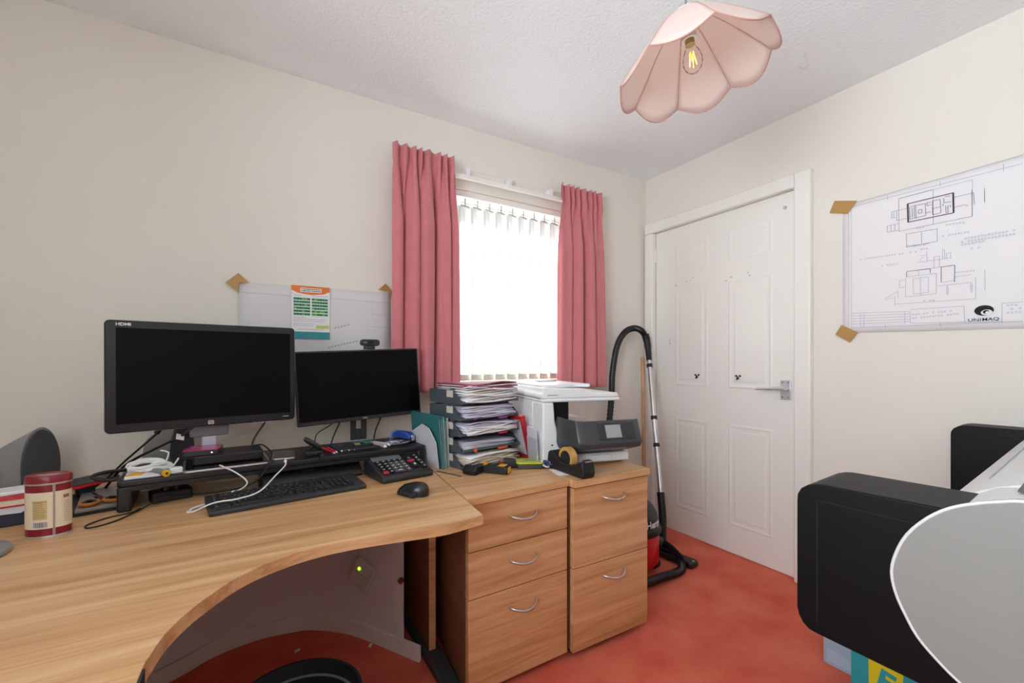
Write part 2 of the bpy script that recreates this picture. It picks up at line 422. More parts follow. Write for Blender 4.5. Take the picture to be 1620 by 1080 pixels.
hd = MB().box(-.007, 0, ly(-.956), ly(-.905), .907, 1.008).build('handle_plate', mat('satin_alu', 'D5D8DC', .3, .6), dr, bevel=.003)
h = MB(); h.cyl((-.045, ly(-.943), .966), .011, .04, 'X', 16)
h.tube([(-.042, ly(-.945), .966), (-.044, ly(-.915), .966), (-.046, ly(-.86), .963), (-.044, ly(-.80), .960)], [.010, .010, .009, .008, .0075], 10, sub=5)
h.build('lever', MATS['satin_alu'], hd, smooth=50)
for y in (-.917, -.945):
    for z in (.920, .996): MB().cyl((-.0085, ly(y), z), .0032, .002, 'X', 10).build('screw', DGREY, hd)
hook = mat('brass_dark', '4B4438', .35, .8)
for y, z in ((-.409, 1.015), (-.674, 1.016)):
    q = MB(); q.cyl((-.006, ly(y) - .011, z + .007), .006, .006, 'X', 10).cyl((-.006, ly(y) + .011, z + .007), .006, .006, 'X', 10).cyl((-.006, ly(y), z - .007), .006, .006, 'X', 10).tube([(-.004, ly(y), z + .004), (-.016, ly(y), z - .006), (-.016, ly(y), z - .016)], .003, 6)
    q.build('coat_hook', hook, dr)
MB().cyl((-.004, ly(-.926), 1.899), .009, .004, 'X', 12).build('door_stud', LGREY, dr)
fl = mat('filler_mark', 'C9C6C0', .8)
for y, z in ((-.25, 1.60), (-.33, 1.61), (-.375, 1.63), (-.36, 1.615), (-.60, 1.575), (-.63, 1.59), (-.73, 1.60), (-.74, 1.58), (-.20, 1.245), (-.205, 1.22), (-.20, 1.23)):
    MB().cyl((-.001, ly(y), z), .005 + rng.uniform(-.001, .002), .0012, 'X', 8).build('filled_hole', fl, dr)
MB().box(-.004, .03, ly(DY0) - .005, ly(DY0) + .003, .93, .965).build('latch', BLACKM, dr)
for z in (.25, 1.05, 1.78): MB().cyl((-.004, .002, z), .006, .085, 'Z', 10).build('hinge', GLOSSW, dr, smooth=40)
# architrave, standing proud of the wall
t1 = XW - .036
tr = MB().box(t1, XW + .0, DY0 - .072, DY0 + .004, 0, DZ + .066).build('trim_1', GLOSSW, bevel=.007, seg=3); struct(tr)
struct(MB().box(t1, XW, DY0 + .004, DY1 + .066, DZ - .004, DZ + .066).build('trim_2', GLOSSW, bevel=.007, seg=3))
struct(MB().box(t1, XW, DY1 - .002, DY1 + .066, 0, DZ - .004).build('trim_3', GLOSSW, bevel=.007, seg=3))

# ---- ceiling hook and pendant lamp
single('ceiling_hook', MB().tube([(0, 0, 0), (0, 0, -.012), (.006, -.004, -.022), (.012, -.008, -.045), (.004, -.002, -.060), (-.012, .008, -.060), (-.02, .013, -.045)], .0022, 7, sub=4), mat('painted_wire', 'CFC8BC', .5), 'small wire hook screwed into the ceiling beside the lampshade', 'hook', (1.935, -1.222, HC), smooth=60)
lc = Vector((1.123, -1.306, 1.972)); ln = Vector((-.118, .085, .989)).normalized()
la = (Vector((1, 0, 0)) - ln * ln.x).normalized(); lb = ln.cross(la)
LM = Matrix((( la.x, lb.x, ln.x, lc.x), (la.y, lb.y, ln.y, lc.y), (la.z, lb.z, ln.z, lc.z), (0, 0, 0, 1)))
top = LM @ Vector((0, 0, .158))
pl = thing('pendant_lamp', 'pale pink scalloped fabric pendant lampshade hanging from the ceiling', 'pendant lamp', tuple(top))
def shademat():
    m = bpy.data.materials.new('shade_fabric'); m.use_nodes = True; nt = m.node_tree
    for n in list(nt.nodes): nt.nodes.remove(n)
    o = nt.nodes.new('ShaderNodeOutputMaterial'); d = nt.nodes.new('ShaderNodeBsdfDiffuse'); t = nt.nodes.new('ShaderNodeBsdfTranslucent')
    d.inputs[0].default_value = lin('F0E3DE'); t.inputs[0].default_value = lin('F3E7E2')
    mx = nt.nodes.new('ShaderNodeMixShader'); mx.inputs[0].default_value = .45
    nt.links.new(d.outputs[0], mx.inputs[1]); nt.links.new(t.outputs[0], mx.inputs[2]); nt.links.new(mx.outputs[0], o.inputs[0]); return m
SHADE = shademat(); PIPE = mat('shade_piping', 'C79388', .7)
RR, RT, HH, phs = .215, .045, .158, 4.011
def shade_pt(k, u, v):        # panel k, u across 0..1, v from top 0 to rim 1; scalloped rim, faintly billowing panels
    a = phs + (k + u) * pi / 4
    chord = math.cos(pi / 8) / math.cos((u - .5) * pi / 4)
    s = math.sin(pi * u)
    r = RT + (RR - RT) * (v ** .92)
    r = r * (chord + (1 - chord) * .25) + s * .016 * v
    z = HH * (1 - v ** 1.12) - s * .034 * v ** 2
    return LM @ Vector((r * math.cos(a), r * math.sin(a), z))
for k in range(8):
    p = MB().grid(lambda u, v: tuple(shade_pt(k, u, v)), 12, 10).build('shade_panel', SHADE, pl, smooth=60, world=True, solid=.0012)
    MB().tube([shade_pt(k, 0, j / 8) for j in range(9)], .0016, 6).build('shade_rib', PIPE, p, smooth=60, world=True)
    MB().tube([shade_pt(k, j / 10, 1) for j in range(11)], .0019, 6).build('rim_piping', PIPE, p, smooth=60, world=True)
MB().tube([LM @ Vector((RT * math.cos(a * pi / 12), RT * math.sin(a * pi / 12), HH)) for a in range(25)], .003, 6).build('top_ring', WHITE, pl, world=True)
sp = MB()
for k in range(3):
    a = k * 2 * pi / 3; sp.tube([LM @ Vector((RT * math.cos(a), RT * math.sin(a), HH)), LM @ Vector((.015 * math.cos(a), .015 * math.sin(a), HH - .03))], .0018, 6)
sp.build('spider_frame', WHITE, pl, world=True)
MB().tube([tuple(LM @ Vector((0, 0, HH - .04))), tuple(top + Vector((0, 0, .02))), (top.x, top.y, HC)], .0028, 8)  .build('cord', MGREY, pl, world=True)
MB(Matrix.Translation((top.x, top.y, HC))).lathe([(0, -.028), (.02, -.027), (.045, -.01), (.047, 0), (0, 0)], 24).build('ceiling_rose', WHITE, pl, smooth=40, world=True)
MB(LM).lathe([(0, .128), (.014, .128), (.019, .118), (.019, .098), (.021, .095), (.021, .085), (0, .085)], 20).build('bulb_holder', mat('holder', 'C8C2B8', .4), pl, smooth=40, world=True)
MB(LM).lathe([(0, .092), (.0125, .092), (.0135, .070), (0, .070)], 16).build('bulb_cap', mat('brass_cap', '9A8458', .3, .9), pl, smooth=40, world=True)
def bulbglass():
    m = bpy.data.materials.new('bulb_glass'); m.use_nodes = True; nt = m.node_tree
    for n in list(nt.nodes): nt.nodes.remove(n)
    o = nt.nodes.new('ShaderNodeOutputMaterial'); t = nt.nodes.new('ShaderNodeBsdfTransparent'); g = nt.nodes.new('ShaderNodeBsdfGlossy')
    g.inputs['Roughness'].default_value = .03; f = nt.nodes.new('ShaderNodeFresnel'); f.inputs[0].default_value = 1.05
    mx = nt.nodes.new('ShaderNodeMixShader'); nt.links.new(f.outputs[0], mx.inputs[0]); nt.links.new(t.outputs[0], mx.inputs[1]); nt.links.new(g.outputs[0], mx.inputs[2]); nt.links.new(mx.outputs[0], o.inputs[0]); return m
gb = MB(LM).lathe([(0, -.012), (.012, -.010), (.022, 0), (.027, .014), (.027, .028), (.022, .046), (.014, .062), (.0125, .072)], 24).build('bulb', bulbglass(), pl, smooth=80, world=True)
fm = mat('filament', 'F2A63A', .5, emit=2.2); fi = MB(LM)
for k in range(4):
    a = k * pi / 2; fi.tube([(.006 * math.cos(a), .006 * math.sin(a), .048), (.010 * math.cos(a + .6), .010 * math.sin(a + .6), .008)], .0013, 6)
fi.build('filament', fm, gb, world=True)
lamp('bulb_light', 'POINT', tuple(LM @ Vector((0, 0, .025))), (0, 0, 0), .22, (1.0, .93, .86), shadow_soft_size=.02)

# ---- wall sheets and tape
def quadx(pts, x, th=.0008):   # flat piece on the door wall, (y,z) corners
    return MB().prism(pts, x - th, x, 'YZ')
ps = thing('wall_drawing', 'large white technical drawing taped to the wall right of the door', 'poster', (XW, -1.46, 1.21))
def sheet(u, v):
    y = -1.185 - .70 * u
    ztop = 1.826 + .02 * u; zb_ = 1.236 - .02 * u
    return (XW - .0025 - .0012 * math.sin(v * pi) - .0008 * math.sin(u * 7), y, zb_ + (ztop - zb_) * v)
MB().grid(sheet, 20, 14).build('sheet', PAPER, ps, smooth=60, world=True, solid=.0006)
def strokes(segs, wd, x=XW - .0055):
    m = MB()
    for y0, z0, y1, z1 in segs:
        d = Vector((0, y1 - y0, z1 - z0)); L = d.length
        if L < 1e-5: continue
        d /= L; n = Vector((0, -d.z, d.y)) * wd * .5; a = Vector((x, y0, z0)); b = Vector((x, y1, z1))
        m.add([tuple(a + n), tuple(b + n), tuple(b - n), tuple(a - n)], [(0, 1, 2, 3)])
    return m
SEG8 = [(-1.3896,1.7939,-1.4974,1.7959),(-1.3896,1.7939,-1.3908,1.6549),(-1.3908,1.6549,-1.6092,1.6561),(-1.6092,1.6561,-1.6082,1.7581),(-1.366,1.7448,-1.4196,1.7445),(-1.3826,1.7438,-1.383,1.7033),(-1.383,1.7033,-1.4196,1.7033),(-1.366,1.7448,-1.366,1.7186),(-1.366,1.7186,-1.3802,1.7175),(-1.3731,1.7427,-1.3731,1.7181),(-1.3503,1.6881,-1.3908,1.6877),(-1.3503,1.6881,-1.3515,1.6611),(-1.3515,1.6611,-1.3908,1.6609),(-1.3636,1.687,-1.364,1.6609),(-1.3767,1.6871,-1.3774,1.6614),(-1.5598,1.7444,-1.6129,1.7445),(-1.6129,1.7445,-1.6158,1.6995),(-1.5598,1.706,-1.5911,1.7059),(-1.6416,1.7467,-1.6425,1.6977),(-1.4985,1.7955,-1.4989,1.6567),(-1.4151,1.6413,-1.4155,1.5822),(-1.4631,1.6334,-1.4637,1.5857),(-1.51,1.6368,-1.5111,1.5845),(-1.4155,1.5867,-1.4879,1.5815),(-1.4196,1.6372,-1.509,1.6342),(-1.4155,1.5822,-1.5111,1.5845)]
HV8 = [(-1.4178,1.7627,-1.5579,1.7629),(-1.5579,1.7629,-1.5589,1.6843),(-1.5589,1.6843,-1.4196,1.6857),(-1.4196,1.6857,-1.4178,1.7627),(-1.5563,1.7634,-1.5571,1.6848),(-1.4207,1.7618,-1.4219,1.6865)]
IN8 = [(-1.4253,1.7486,-1.4264,1.6941),(-1.4287,1.7491,-1.475,1.7463),(-1.4287,1.6964,-1.475,1.6976),(-1.4443,1.7471,-1.4466,1.6942),(-1.4332,1.7448,-1.4343,1.7006),(-1.4399,1.7456,-1.441,1.6987),(-1.4964,1.7509,-1.4972,1.694),(-1.4985,1.7502,-1.5194,1.7492),(-1.5194,1.7492,-1.5214,1.6953),(-1.4985,1.6936,-1.5214,1.6953),(-1.4985,1.7191,-1.5194,1.7198),(-1.475,1.7463,-1.4761,1.6973),(-1.4793,1.7478,-1.4921,1.7466),(-1.4793,1.7478,-1.4804,1.736),(-1.4804,1.736,-1.4932,1.7363),(-1.4532,1.727,-1.4642,1.7266),(-1.4532,1.7126,-1.4642,1.7122),(-1.4532,1.727,-1.4532,1.7126),(-1.4642,1.7266,-1.4642,1.7122),(-1.4772,1.7084,-1.4921,1.7082),(-1.5296,1.7515,-1.5307,1.7316),(-1.5307,1.7316,-1.5519,1.7305),(-1.5337,1.7557,-1.5479,1.7538),(-1.5357,1.7189,-1.5368,1.6908),(-1.5418,1.7184,-1.5428,1.6904),(-1.5479,1.7179,-1.5489,1.7093),(-1.5276,1.7298,-1.5286,1.7183),(-1.5378,1.6905,-1.5438,1.6901)]
SEG = [(-1.3891,1.7936,-1.6099,1.7949),(-1.6099,1.7949,-1.6099,1.6567),(-1.416,1.4806,-1.5615,1.4793),(-1.5615,1.4793,-1.5605,1.4136),(-1.416,1.4806,-1.4148,1.458),(-1.416,1.4578,-1.5085,1.4567),(-1.5085,1.4567,-1.5074,1.3754),(-1.413,1.4583,-1.4118,1.3746),(-1.4118,1.3746,-1.5074,1.3754),(-1.4364,1.4468,-1.4381,1.3825),(-1.4381,1.3825,-1.4844,1.3837),(-1.4844,1.3837,-1.4844,1.4462),(-1.4364,1.4468,-1.4844,1.4462),(-1.4593,1.4505,-1.4599,1.3722),(-1.49,1.4783,-1.49,1.46),(-1.4536,1.4798,-1.4536,1.4589),(-1.5224,1.4796,-1.5224,1.4182),(-1.5224,1.4182,-1.5615,1.4191),(-1.5615,1.451,-1.5942,1.4486),(-1.5615,1.4332,-1.6065,1.434),(-1.5117,1.4053,-1.609,1.4045),(-1.5382,1.4028,-1.5393,1.3668),(-1.5419,1.4022,-1.5424,1.3664),(-1.6051,1.4017,-1.6065,1.3668),(-1.609,1.401,-1.6099,1.3663),(-1.6187,1.4236,-1.6187,1.341),(-1.3769,1.3481,-1.6187,1.341),(-1.3769,1.3869,-1.3769,1.3404),(-1.3921,1.4464,-1.3921,1.4156),(-1.3921,1.4464,-1.4101,1.4473),(-1.3921,1.4156,-1.4101,1.4168),(-1.3861,1.405,-1.3873,1.3701),(-1.3428,1.3757,-1.3861,1.4011),(-1.3428,1.3717,-1.3739,1.3757),(-1.4508,1.5118,-1.5512,1.5098),(-1.4789,1.5505,-1.48,1.5134),(-1.5266,1.5509,-1.5266,1.5112),(-1.5319,1.5483,-1.533,1.5114),(-1.5382,1.5304,-1.5497,1.5308),(-1.5382,1.5304,-1.5382,1.5089),(-1.5497,1.5308,-1.5497,1.5079),(-1.4593,1.5362,-1.4761,1.5363),(-1.4565,1.5181,-1.4677,1.5307),(-1.5009,1.5238,-1.5171,1.5241),(-1.5009,1.5238,-1.5009,1.48),(-1.5171,1.5241,-1.5171,1.4806),(-1.38,1.4499,-1.3848,1.4499),(-1.6425,1.4468,-1.6434,1.3685),(-1.6415,1.7529,-1.6425,1.6982),(-1.2194,1.8109,-1.7364,1.8075),(-1.2194,1.2582,-1.7364,1.2455),(-1.2194,1.8109,-1.2194,1.2582),(-1.1909,1.8238,-1.7364,1.8365),(-1.2088,1.7849,-1.2088,1.2672),(-1.2194,1.3247,-1.4277,1.3121),(-1.4277,1.3121,-1.4277,1.2629),(-1.2194,1.3122,-1.4277,1.3022),(-1.2194,1.2997,-1.4277,1.2909),(-1.2194,1.2873,-1.4277,1.2803),(-1.2194,1.2748,-1.4277,1.2704),(-1.2541,1.3213,-1.2541,1.2599),(-1.2677,1.32,-1.2677,1.2589),(-1.4101,1.3138,-1.4101,1.2642),(-1.4277,1.3196,-1.5868,1.3171),(-1.5868,1.3171,-1.5893,1.2539),(-1.4277,1.2629,-1.6862,1.2496),(-1.6862,1.316,-1.6862,1.2429),(-1.6898,1.8225,-1.6898,1.796),(-1.5197,1.8202,-1.5197,1.8021),(-1.3522,1.8212,-1.3522,1.8016),(-1.5197,1.2594,-1.5197,1.2413),(-1.344,1.2615,-1.344,1.2457),(-1.6862,1.316,-1.7364,1.3146)]
DK = [(-1.416,1.4806,-1.49,1.4783),(-1.49,1.4783,-1.49,1.46),(-1.5224,1.4796,-1.5615,1.4793),(-1.5615,1.4793,-1.5605,1.4136),(-1.5224,1.4796,-1.5224,1.4182),(-1.416,1.4806,-1.416,1.4578)]
TX = [(-1.5171,1.6422,-1.5918,1.6361),(-1.5251,1.5996,-1.6041,1.5959),(-1.2438,1.5625,-1.4508,1.5552),(-1.3301,1.5182,-1.3921,1.5172),(-1.4393,1.6495,-1.4733,1.6494),(-1.4364,1.5786,-1.4872,1.5781),(-1.5793,1.5742,-1.7214,1.5724),(-1.5793,1.5623,-1.7214,1.5594),(-1.5793,1.551,-1.6448,1.5516),(-1.5868,1.5339,-1.633,1.5305),(-1.4677,1.3489,-1.5063,1.3479),(-1.4335,1.2964,-1.5742,1.3009),(-1.4335,1.2813,-1.5742,1.2868),(-1.6973,1.3048,-1.7364,1.3037),(-1.6973,1.2916,-1.7364,1.2907),(-1.6973,1.2784,-1.7364,1.2778),(-1.4593,1.5623,-1.4844,1.5603),(-1.5918,1.7003,-1.6187,1.6989),(-1.5942,1.4465,-1.6187,1.4456)]
strokes(SEG, .0012).build('drawing_lines', INKL, ps, world=True)
strokes(SEG8, .0013).build('plan_lines', mat('ink_mid', '77757F', .8), ps, world=True)
strokes(IN8 + DK, .0016).build('plan_details', INK, ps, world=True)
strokes(HV8, .0032).build('plan_outline', mat('ink_plum', '5A4A52', .8), ps, world=True)
tx = []
for y0, z0, y1, z1 in TX:       # lettering too small to read: broken dashes
    n = max(3, int(abs(y1 - y0) / .0085))
    for i in range(n):
        if rng.random() < .15: continue
        a, b = i / n, (i + .68) / n
        for dz in (0, .004):
            tx.append((y0 + (y1 - y0) * a, z0 + (z1 - z0) * a + dz, y0 + (y1 - y0) * b, z0 + (z1 - z0) * b + dz + rng.uniform(-.002, .002)))
strokes(tx, .0013).build('small_lettering', INKL, ps, world=True)['kind'] = 'stuff'
LX = XW - .0057
def ell(cy, cz, ry, rz, n=40): return [(cy + ry * math.cos(2 * pi * k / n), cz + rz * math.sin(2 * pi * k / n)) for k in range(n)]
lg = MB().prism(ell(-1.6405, 1.2945, .0255, .0192), LX - .0004, LX, 'YZ').build('logo', INKD, ps, world=True)
MB().prism(ell(-1.6475, 1.2865, .0150, .0105), LX - .0007, LX - .0004, 'YZ').build('logo_ring', PAPER, lg, world=True)
MB().prism(ell(-1.6462, 1.2885, .0085, .0068), LX - .0010, LX - .0007, 'YZ').build('logo_dot', INKD, lg, world=True)
MB().prism(ell(-1.6500, 1.2860, .0058, .0045), LX - .0013, LX - .0010, 'YZ').build('logo_eye', PAPER, lg, world=True)
TX_M = MTX[ps.name].inverted() @ Matrix.Translation((LX, 0, 0)) @ Matrix.Rotation(-pi / 2, 4, 'Z') @ Matrix.Rotation(pi / 2, 4, 'X')
def fit_text(o, x0, x1, zc, M):
    xs_ = [v.co.x for v in o.data.vertices]; a_, b_ = min(xs_), max(xs_); k_ = (x1 - x0) / (b_ - a_)
    o.data.transform(M @ Matrix.Translation((x0, zc, 0)) @ Matrix.Diagonal((k_, 1, 1, 1)) @ Matrix.Translation((-a_, 0, 0)))
ID4 = Matrix.Identity(4)
fit_text(text('lettering', 'UNI', .0165, INKD, ps, ID4, .0002), 1.5985, 1.6325, 1.2602, TX_M)
fit_text(text('lettering', 'MAQ', .0165, INKD, ps, ID4, .0002, 1.0, .0001), 1.6365, 1.6790, 1.2602, TX_M)
for lab, pts in (('upper left', [(-1.132, 1.809), (-1.153, 1.860), (-1.243, 1.860 - .028), (-1.206, 1.783)]), ('lower left', [(-1.156, 1.231), (-1.181, 1.274), (-1.246, 1.236), (-1.213, 1.191)])):
    single('tape_strip', quadx(pts, XW - .0068, .0006), TAPE, 'brown tape at the %s corner of the large drawing by the door' % lab, 'tape', group='brown tape pieces')
# left sheet behind the monitors
sl = thing('wall_sheet', 'white paper sheet taped to the window wall behind the monitors', 'poster', (.26, 0, .95))
MB().grid(lambda u, v: (-.058 + .632 * u, -.004 - .003 * math.sin(v * pi), .95 + (1.435 + .005 * u - .95) * v), 14, 8).build('sheet', mat('sheet_white', 'DAD8DA', .85), sl, smooth=60, world=True, solid=.0006)
m = MB()
def hline(x0, z0, x1, z1, w_=.0012, y=-.0088): m.add([(x0, y, z0 - w_ / 2), (x1, y, z1 - w_ / 2), (x1, y, z1 + w_ / 2), (x0, y, z0 + w_ / 2)], [(0, 1, 2, 3)])
hline(-.05, 1.392, .14, 1.392); hline(.30, 1.392, .57, 1.390); hline(.48, 1.33, .56, 1.33); hline(.48, 1.27, .56, 1.27)
for i in range(5): hline(.318 + i * .014, 1.255 + i * .004, .326 + i * .014, 1.262 + i * .004, .006)
for i in range(10): hline(.290 + i * .0135, 1.165 + i * .0035, .298 + i * .0135, 1.171 + i * .0035, .006)
m.build('faint_print', INKL, sl, world=True)['kind'] = 'stuff'
for lab, pts in (('left', [(-.100, 1.428), (-.056, 1.471), (-.016, 1.434), (-.054, 1.430), (-.058, 1.390)]), ('right', [(.514, 1.450), (.550, 1.482), (.582, 1.447), (.575, 1.405), (.570, 1.443)])):
    single('tape_strip', MB().prism(pts, -.0112, -.0104, 'XZ'), TAPE, 'brown tape holding the %s corner of the sheet on the window wall' % lab, 'tape', group='brown tape pieces')
cd = thing('instruction_card', 'printed card with orange heading and teal foot pinned above the monitors', 'poster', (.22, 0, 1.22))
cy = -.0125
MB().box(.140, .297, cy - .0008, cy, 1.205, 1.439).build('card', PAPER, cd, world=True)
MB().prism([(.140, 1.439), (.140, 1.419), (.165, 1.407), (.219, 1.400), (.272, 1.407), (.297, 1.419), (.297, 1.439)], cy - .0014, cy - .0008, 'XZ').build('orange_heading', mat('card_orange', 'DE7A2C', .6), cd, world=True)
MB().box(.176, .262, cy - .0018, cy - .0014, 1.412, 1.430).build('heading_box', PAPER, cd, world=True)
m = MB()
for r_ in range(2):
    for i in range(11):
        x = .180 + i * .0073; m.box(x, x + rng.uniform(.004, .0062), cy - .0021, cy - .0018, 1.4155 + r_ * .0075, 1.4195 + r_ * .0075)
m.build('heading_print', INK, cd, world=True)['kind'] = 'stuff'
MB().box(.140, .297, cy - .0014, cy - .0008, 1.205, 1.236).build('teal_foot', mat('card_teal', '2F8E9A', .6), cd, world=True)
cg = [mat('card_green_%d' % i, c, .6) for i, c in enumerate(('3E9A58', '7CB84A', '27604A', '3B5F78'))]
for c_ in range(2):
    for r_ in range(6):
        x0 = .149 + c_ * .073; z0 = 1.386 - r_ * .0135
        rw = MB().box(x0, x0 + .067, cy - .0013, cy - .0008, z0 - .010, z0).build('printed_row', cg[(r_ + c_) % 2 * 2 and 0], cd, world=True)
        for i in range(6):
            xx = x0 + .002 + i * .0108; MB().box(xx, xx + rng.uniform(.005, .009), cy - .0016, cy - .0013, z0 - .0085, z0 - rng.uniform(.001, .004)).build('printed_icon', cg[rng.choice((1, 2, 3, 2))], rw, world=True)
MB().box(.240, .293, cy - .0013, cy - .0008, 1.252, 1.266).build('lime_box', mat('card_lime', 'B9C66A', .6), cd, world=True)
m = MB()
for z, x0, x1 in ((1.298, .150, .20), (1.290, .150, .285), (1.282, .150, .270), (1.270, .150, .23), (1.262, .150, .22), (1.246, .165, .27), (1.395, .150, .18), (1.395, .222, .285)):
    x = x0
    while x < x1: m.box(x, x + .006, cy - .0012, cy - .0008, z, z + .002); x += .0085
m.build('small_print', INKL, cd, world=True)['kind'] = 'stuff'

# ================================================================== DESK
dk = thing('corner_desk', 'light oak corner desk with a curved front edge', 'desk', (0, -.5, 0))
edge = [(.563, -1.030), (.45, -1.050), (.36, -1.040), (.272, -1.026), (.19, -1.019), (.122, -1.024), (.06, -1.042), (.006, -1.070), (-.034, -1.104), (-.066, -1.146), (-.092, -1.186), (-.112, -1.228), (-.125, -1.268), (-.132, -1.308), (-.137, -1.370), (-.14, -1.70)]
es = [tuple(p)[:2] for p in spline([Vector((x, y, 0)) for x, y in edge], 4)]
outline = es + [(-.98, -1.70), (-.98, -.012), (.664, -.012)]
MB().prism(outline, ZT - .026, ZT, 'XY').build('desktop', MATS['oak_x'], dk, world=True, bevel=.0015)
b = MB()
for i in range(len(es) - 1):
    a, c = Vector((*es[i], 0)), Vector((*es[i + 1], 0)); d = (c - a).normalized(); n = Vector((-d.y, d.x, 0)) * -.0012 * -1
    b.add([(a.x + n.x, a.y + n.y, ZT - .0265), (c.x + n.x, c.y + n.y, ZT - .0265), (c.x + n.x, c.y + n.y, ZT - .0012), (a.x + n.x, a.y + n.y, ZT - .0012)], [(0, 1, 2, 3)])
b.build('edge_banding', MATS['oak_x'], dk, world=True)
MB().box(-.1430, -.1335, -1.40, -1.343, ZT - .0275, ZT - .0008).build('edge_joint', BLACKM, dk, world=True)
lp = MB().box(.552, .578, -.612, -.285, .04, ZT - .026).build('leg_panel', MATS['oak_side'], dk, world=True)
MB().box(.5525, .5775, -.6145, -.612, .04, ZT - .026).build('leg_edging', MATS['oak_front'], lp, world=True)
MB().prism([(-.16, 0), (-.90, 0), (-.90, .018), (-.62, .042), (-.30, .050), (-.18, .040)], .538, .600, 'YZ').build('foot', mat('foot_grey', '3A3C3E', .5), dk, world=True, bevel=.006)
MB().tube([(.545, -.93, ZT - .036), (.585, -.915, ZT - .036)], .010, 12).build('corner_bracket', mat('bracket_grey', '6F767C', .45), dk, world=True, smooth=50)
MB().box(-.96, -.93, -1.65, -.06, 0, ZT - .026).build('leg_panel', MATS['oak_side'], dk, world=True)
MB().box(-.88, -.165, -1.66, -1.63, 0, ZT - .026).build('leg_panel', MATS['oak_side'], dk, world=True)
# curved pale panel and skirting under the desk
cv = spline([Vector(p) for p in ((-.94, -.52, 0), (-.60, -.40, 0), (-.261, -.247, 0), (-.131, -.165, 0), (.011, -.134, 0), (.12, -.145, 0), (.208, -.172, 0), (.320, -.265, 0), (.395, -.365, 0), (.455, -.465, 0), (.530, -.590, 0))], 6)
up = thing('under_desk_panel', 'pale grey curved panel with skirting in the knee space under the desk', 'panel', (.01, -.134, 0))
def strip(z0, z1, off, th, lim=999):
    q = MB(); n = min(lim, len(cv)); vs = []
    for i, p in enumerate(cv):
        d = (cv[min(i + 1, n - 1)] - cv[max(i - 1, 0)]).normalized(); nr = Vector((d.y, -d.x, 0))
        for o_, z in ((off, z0), (off, z1), (off - th, z1), (off - th, z0)): vs.append((p.x + nr.x * o_, p.y + nr.y * o_, z))
    fs = []
    for i in range(n - 1):
        for k in range(4): fs.append((i * 4 + k, (i + 1) * 4 + k, (i + 1) * 4 + (k + 1) % 4, i * 4 + (k + 1) % 4))
    fs += [(3, 2, 1, 0), tuple((n - 1) * 4 + k for k in range(4))]
    return q.add(vs, fs)
strip(0.02, ZT - .028, 0, .012, 57).build('panel', mat('panel_paint', 'E2E0E2', .8), up, world=True, smooth=40)
strip(0, .058, .012, .011).build('skirting', mat('skirting_paint', 'EAE8E4', .7), up, world=True, smooth=40)
# plug-in adapter with green light
pa = thing('plug_adapter', 'pale square plug-in adapter with a green light on the panel under the desk', 'adapter', (.375, -.356, .262), -R(52), ry=0)
ra = R(-24)
MB(TR(ry=-ra)).prism(rrect(-.048, .048, -.052, .052, .010), -.016, .002, 'XZ').build('body', mat('adapter_grey', 'D2D0D0', .5), pa, bevel=.003)
MB(TR(ry=-ra)).box(-.030, .030, -.0165, -.0155, .002, .003).build('seam', MGREY, pa)
MB(TR(ry=-ra)).cyl((-.018, -.019, .020), .006, .004, 'Y', 14).build('green_light', mat('led_green', '9BE02A', .4, emit=2.5), pa)
single('cable_clip', MB().lathe([(.004, 0), (.012, 0), (.013, .008), (.005, .010), (.004, 0)], 16), CHROME, 'small metal clip fixed high on the panel beside the desk leg', 'clip', (.478, -.517, .28), -R(55), rx=R(90), smooth=40)
# crumbs of paper on the dark carpet
for x, y, a, lab in ((.141, -.299, .5, 'scrap of white litter on the carpet under the desk, left of the bin'), (.388, -.410, 1.1, 'scrap of white litter on the carpet under the desk, right of the bin')):
    single('paper_scrap', MB().prism([(-.012, -.004), (.010, -.006), (.013, .003), (-.006, .006)], 0, .004, 'XY'), PAPER, lab, 'litter', (x, y, .0005), a)
bn = thing('waste_bin', 'round black bin on the carpet in the knee space of the desk', 'bin', (.085, -.995, 0))
MB().lathe([(0, .004), (.118, .004), (.150, .292), (.150, .300), (.143, .300), (.112, .012), (0, .012)], 40).build('body', BLACKM, bn, smooth=40)
MB().lathe([(.0, .0), (.121, 0), (.121, .004), (0, .004)], 40).build('base', BLACK, bn, smooth=40)
MB().lathe([(.133, .262), (.1395, .262), (.1395, .265), (.133, .265), (.133, .262)], 40).build('liner_ring', MGREY, bn, smooth=40)

# ================================================================== PEDESTALS
FRONT = MATS['oak_front']
def bow_handle(parent, x, y, z, name='handle'):
    hw = .054; P = []
    for k in range(13):
        t = k / 12 * 2 - 1
        P.append((x + hw * t, y - .006 - .026 * (1 - t * t) ** .8, z - .010 * (1 - t * t)))
    q = MB().tube([(x - hw, y + .002, z)] + P + [(x + hw, y + .002, z)], .0042, 8)
    return q.build(name, SILVER, parent, smooth=60)
p1 = thing('drawer_pedestal', 'oak desk-high pedestal with three drawers beside the desk', 'drawers', (.79, -.55, 0), 0, 'oak drawer pedestals')
foot1 = [(.590, -.845), (1.001, -.835), (1.001, -.06), (.668, -.06)]
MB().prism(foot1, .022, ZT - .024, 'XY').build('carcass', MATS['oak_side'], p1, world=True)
MB().prism([(.5815, -.880), (1.004, -.862), (1.004, -.05), (.6640, -.05)], ZT - .024, ZT, 'XY').build('top', MATS['oak_x'], p1, world=True, bevel=.0015)
D1 = TR(.592, -.868, 0, rz=math.atan2(.012, .41))
for z0, z1, hz in ((.487, .638, .577), (.333, .483, .425), (.024, .329, .265)):
    d = MB(D1).box(0, .409, 0, .020, z0, z1).build('drawer', FRONT, p1, world=True, bevel=.0012)
    h = bow_handle(d, 0, 0, 0); h.data.transform(MTX[p1.name].inverted() @ D1 @ Matrix.Translation((.212, 0, hz)))
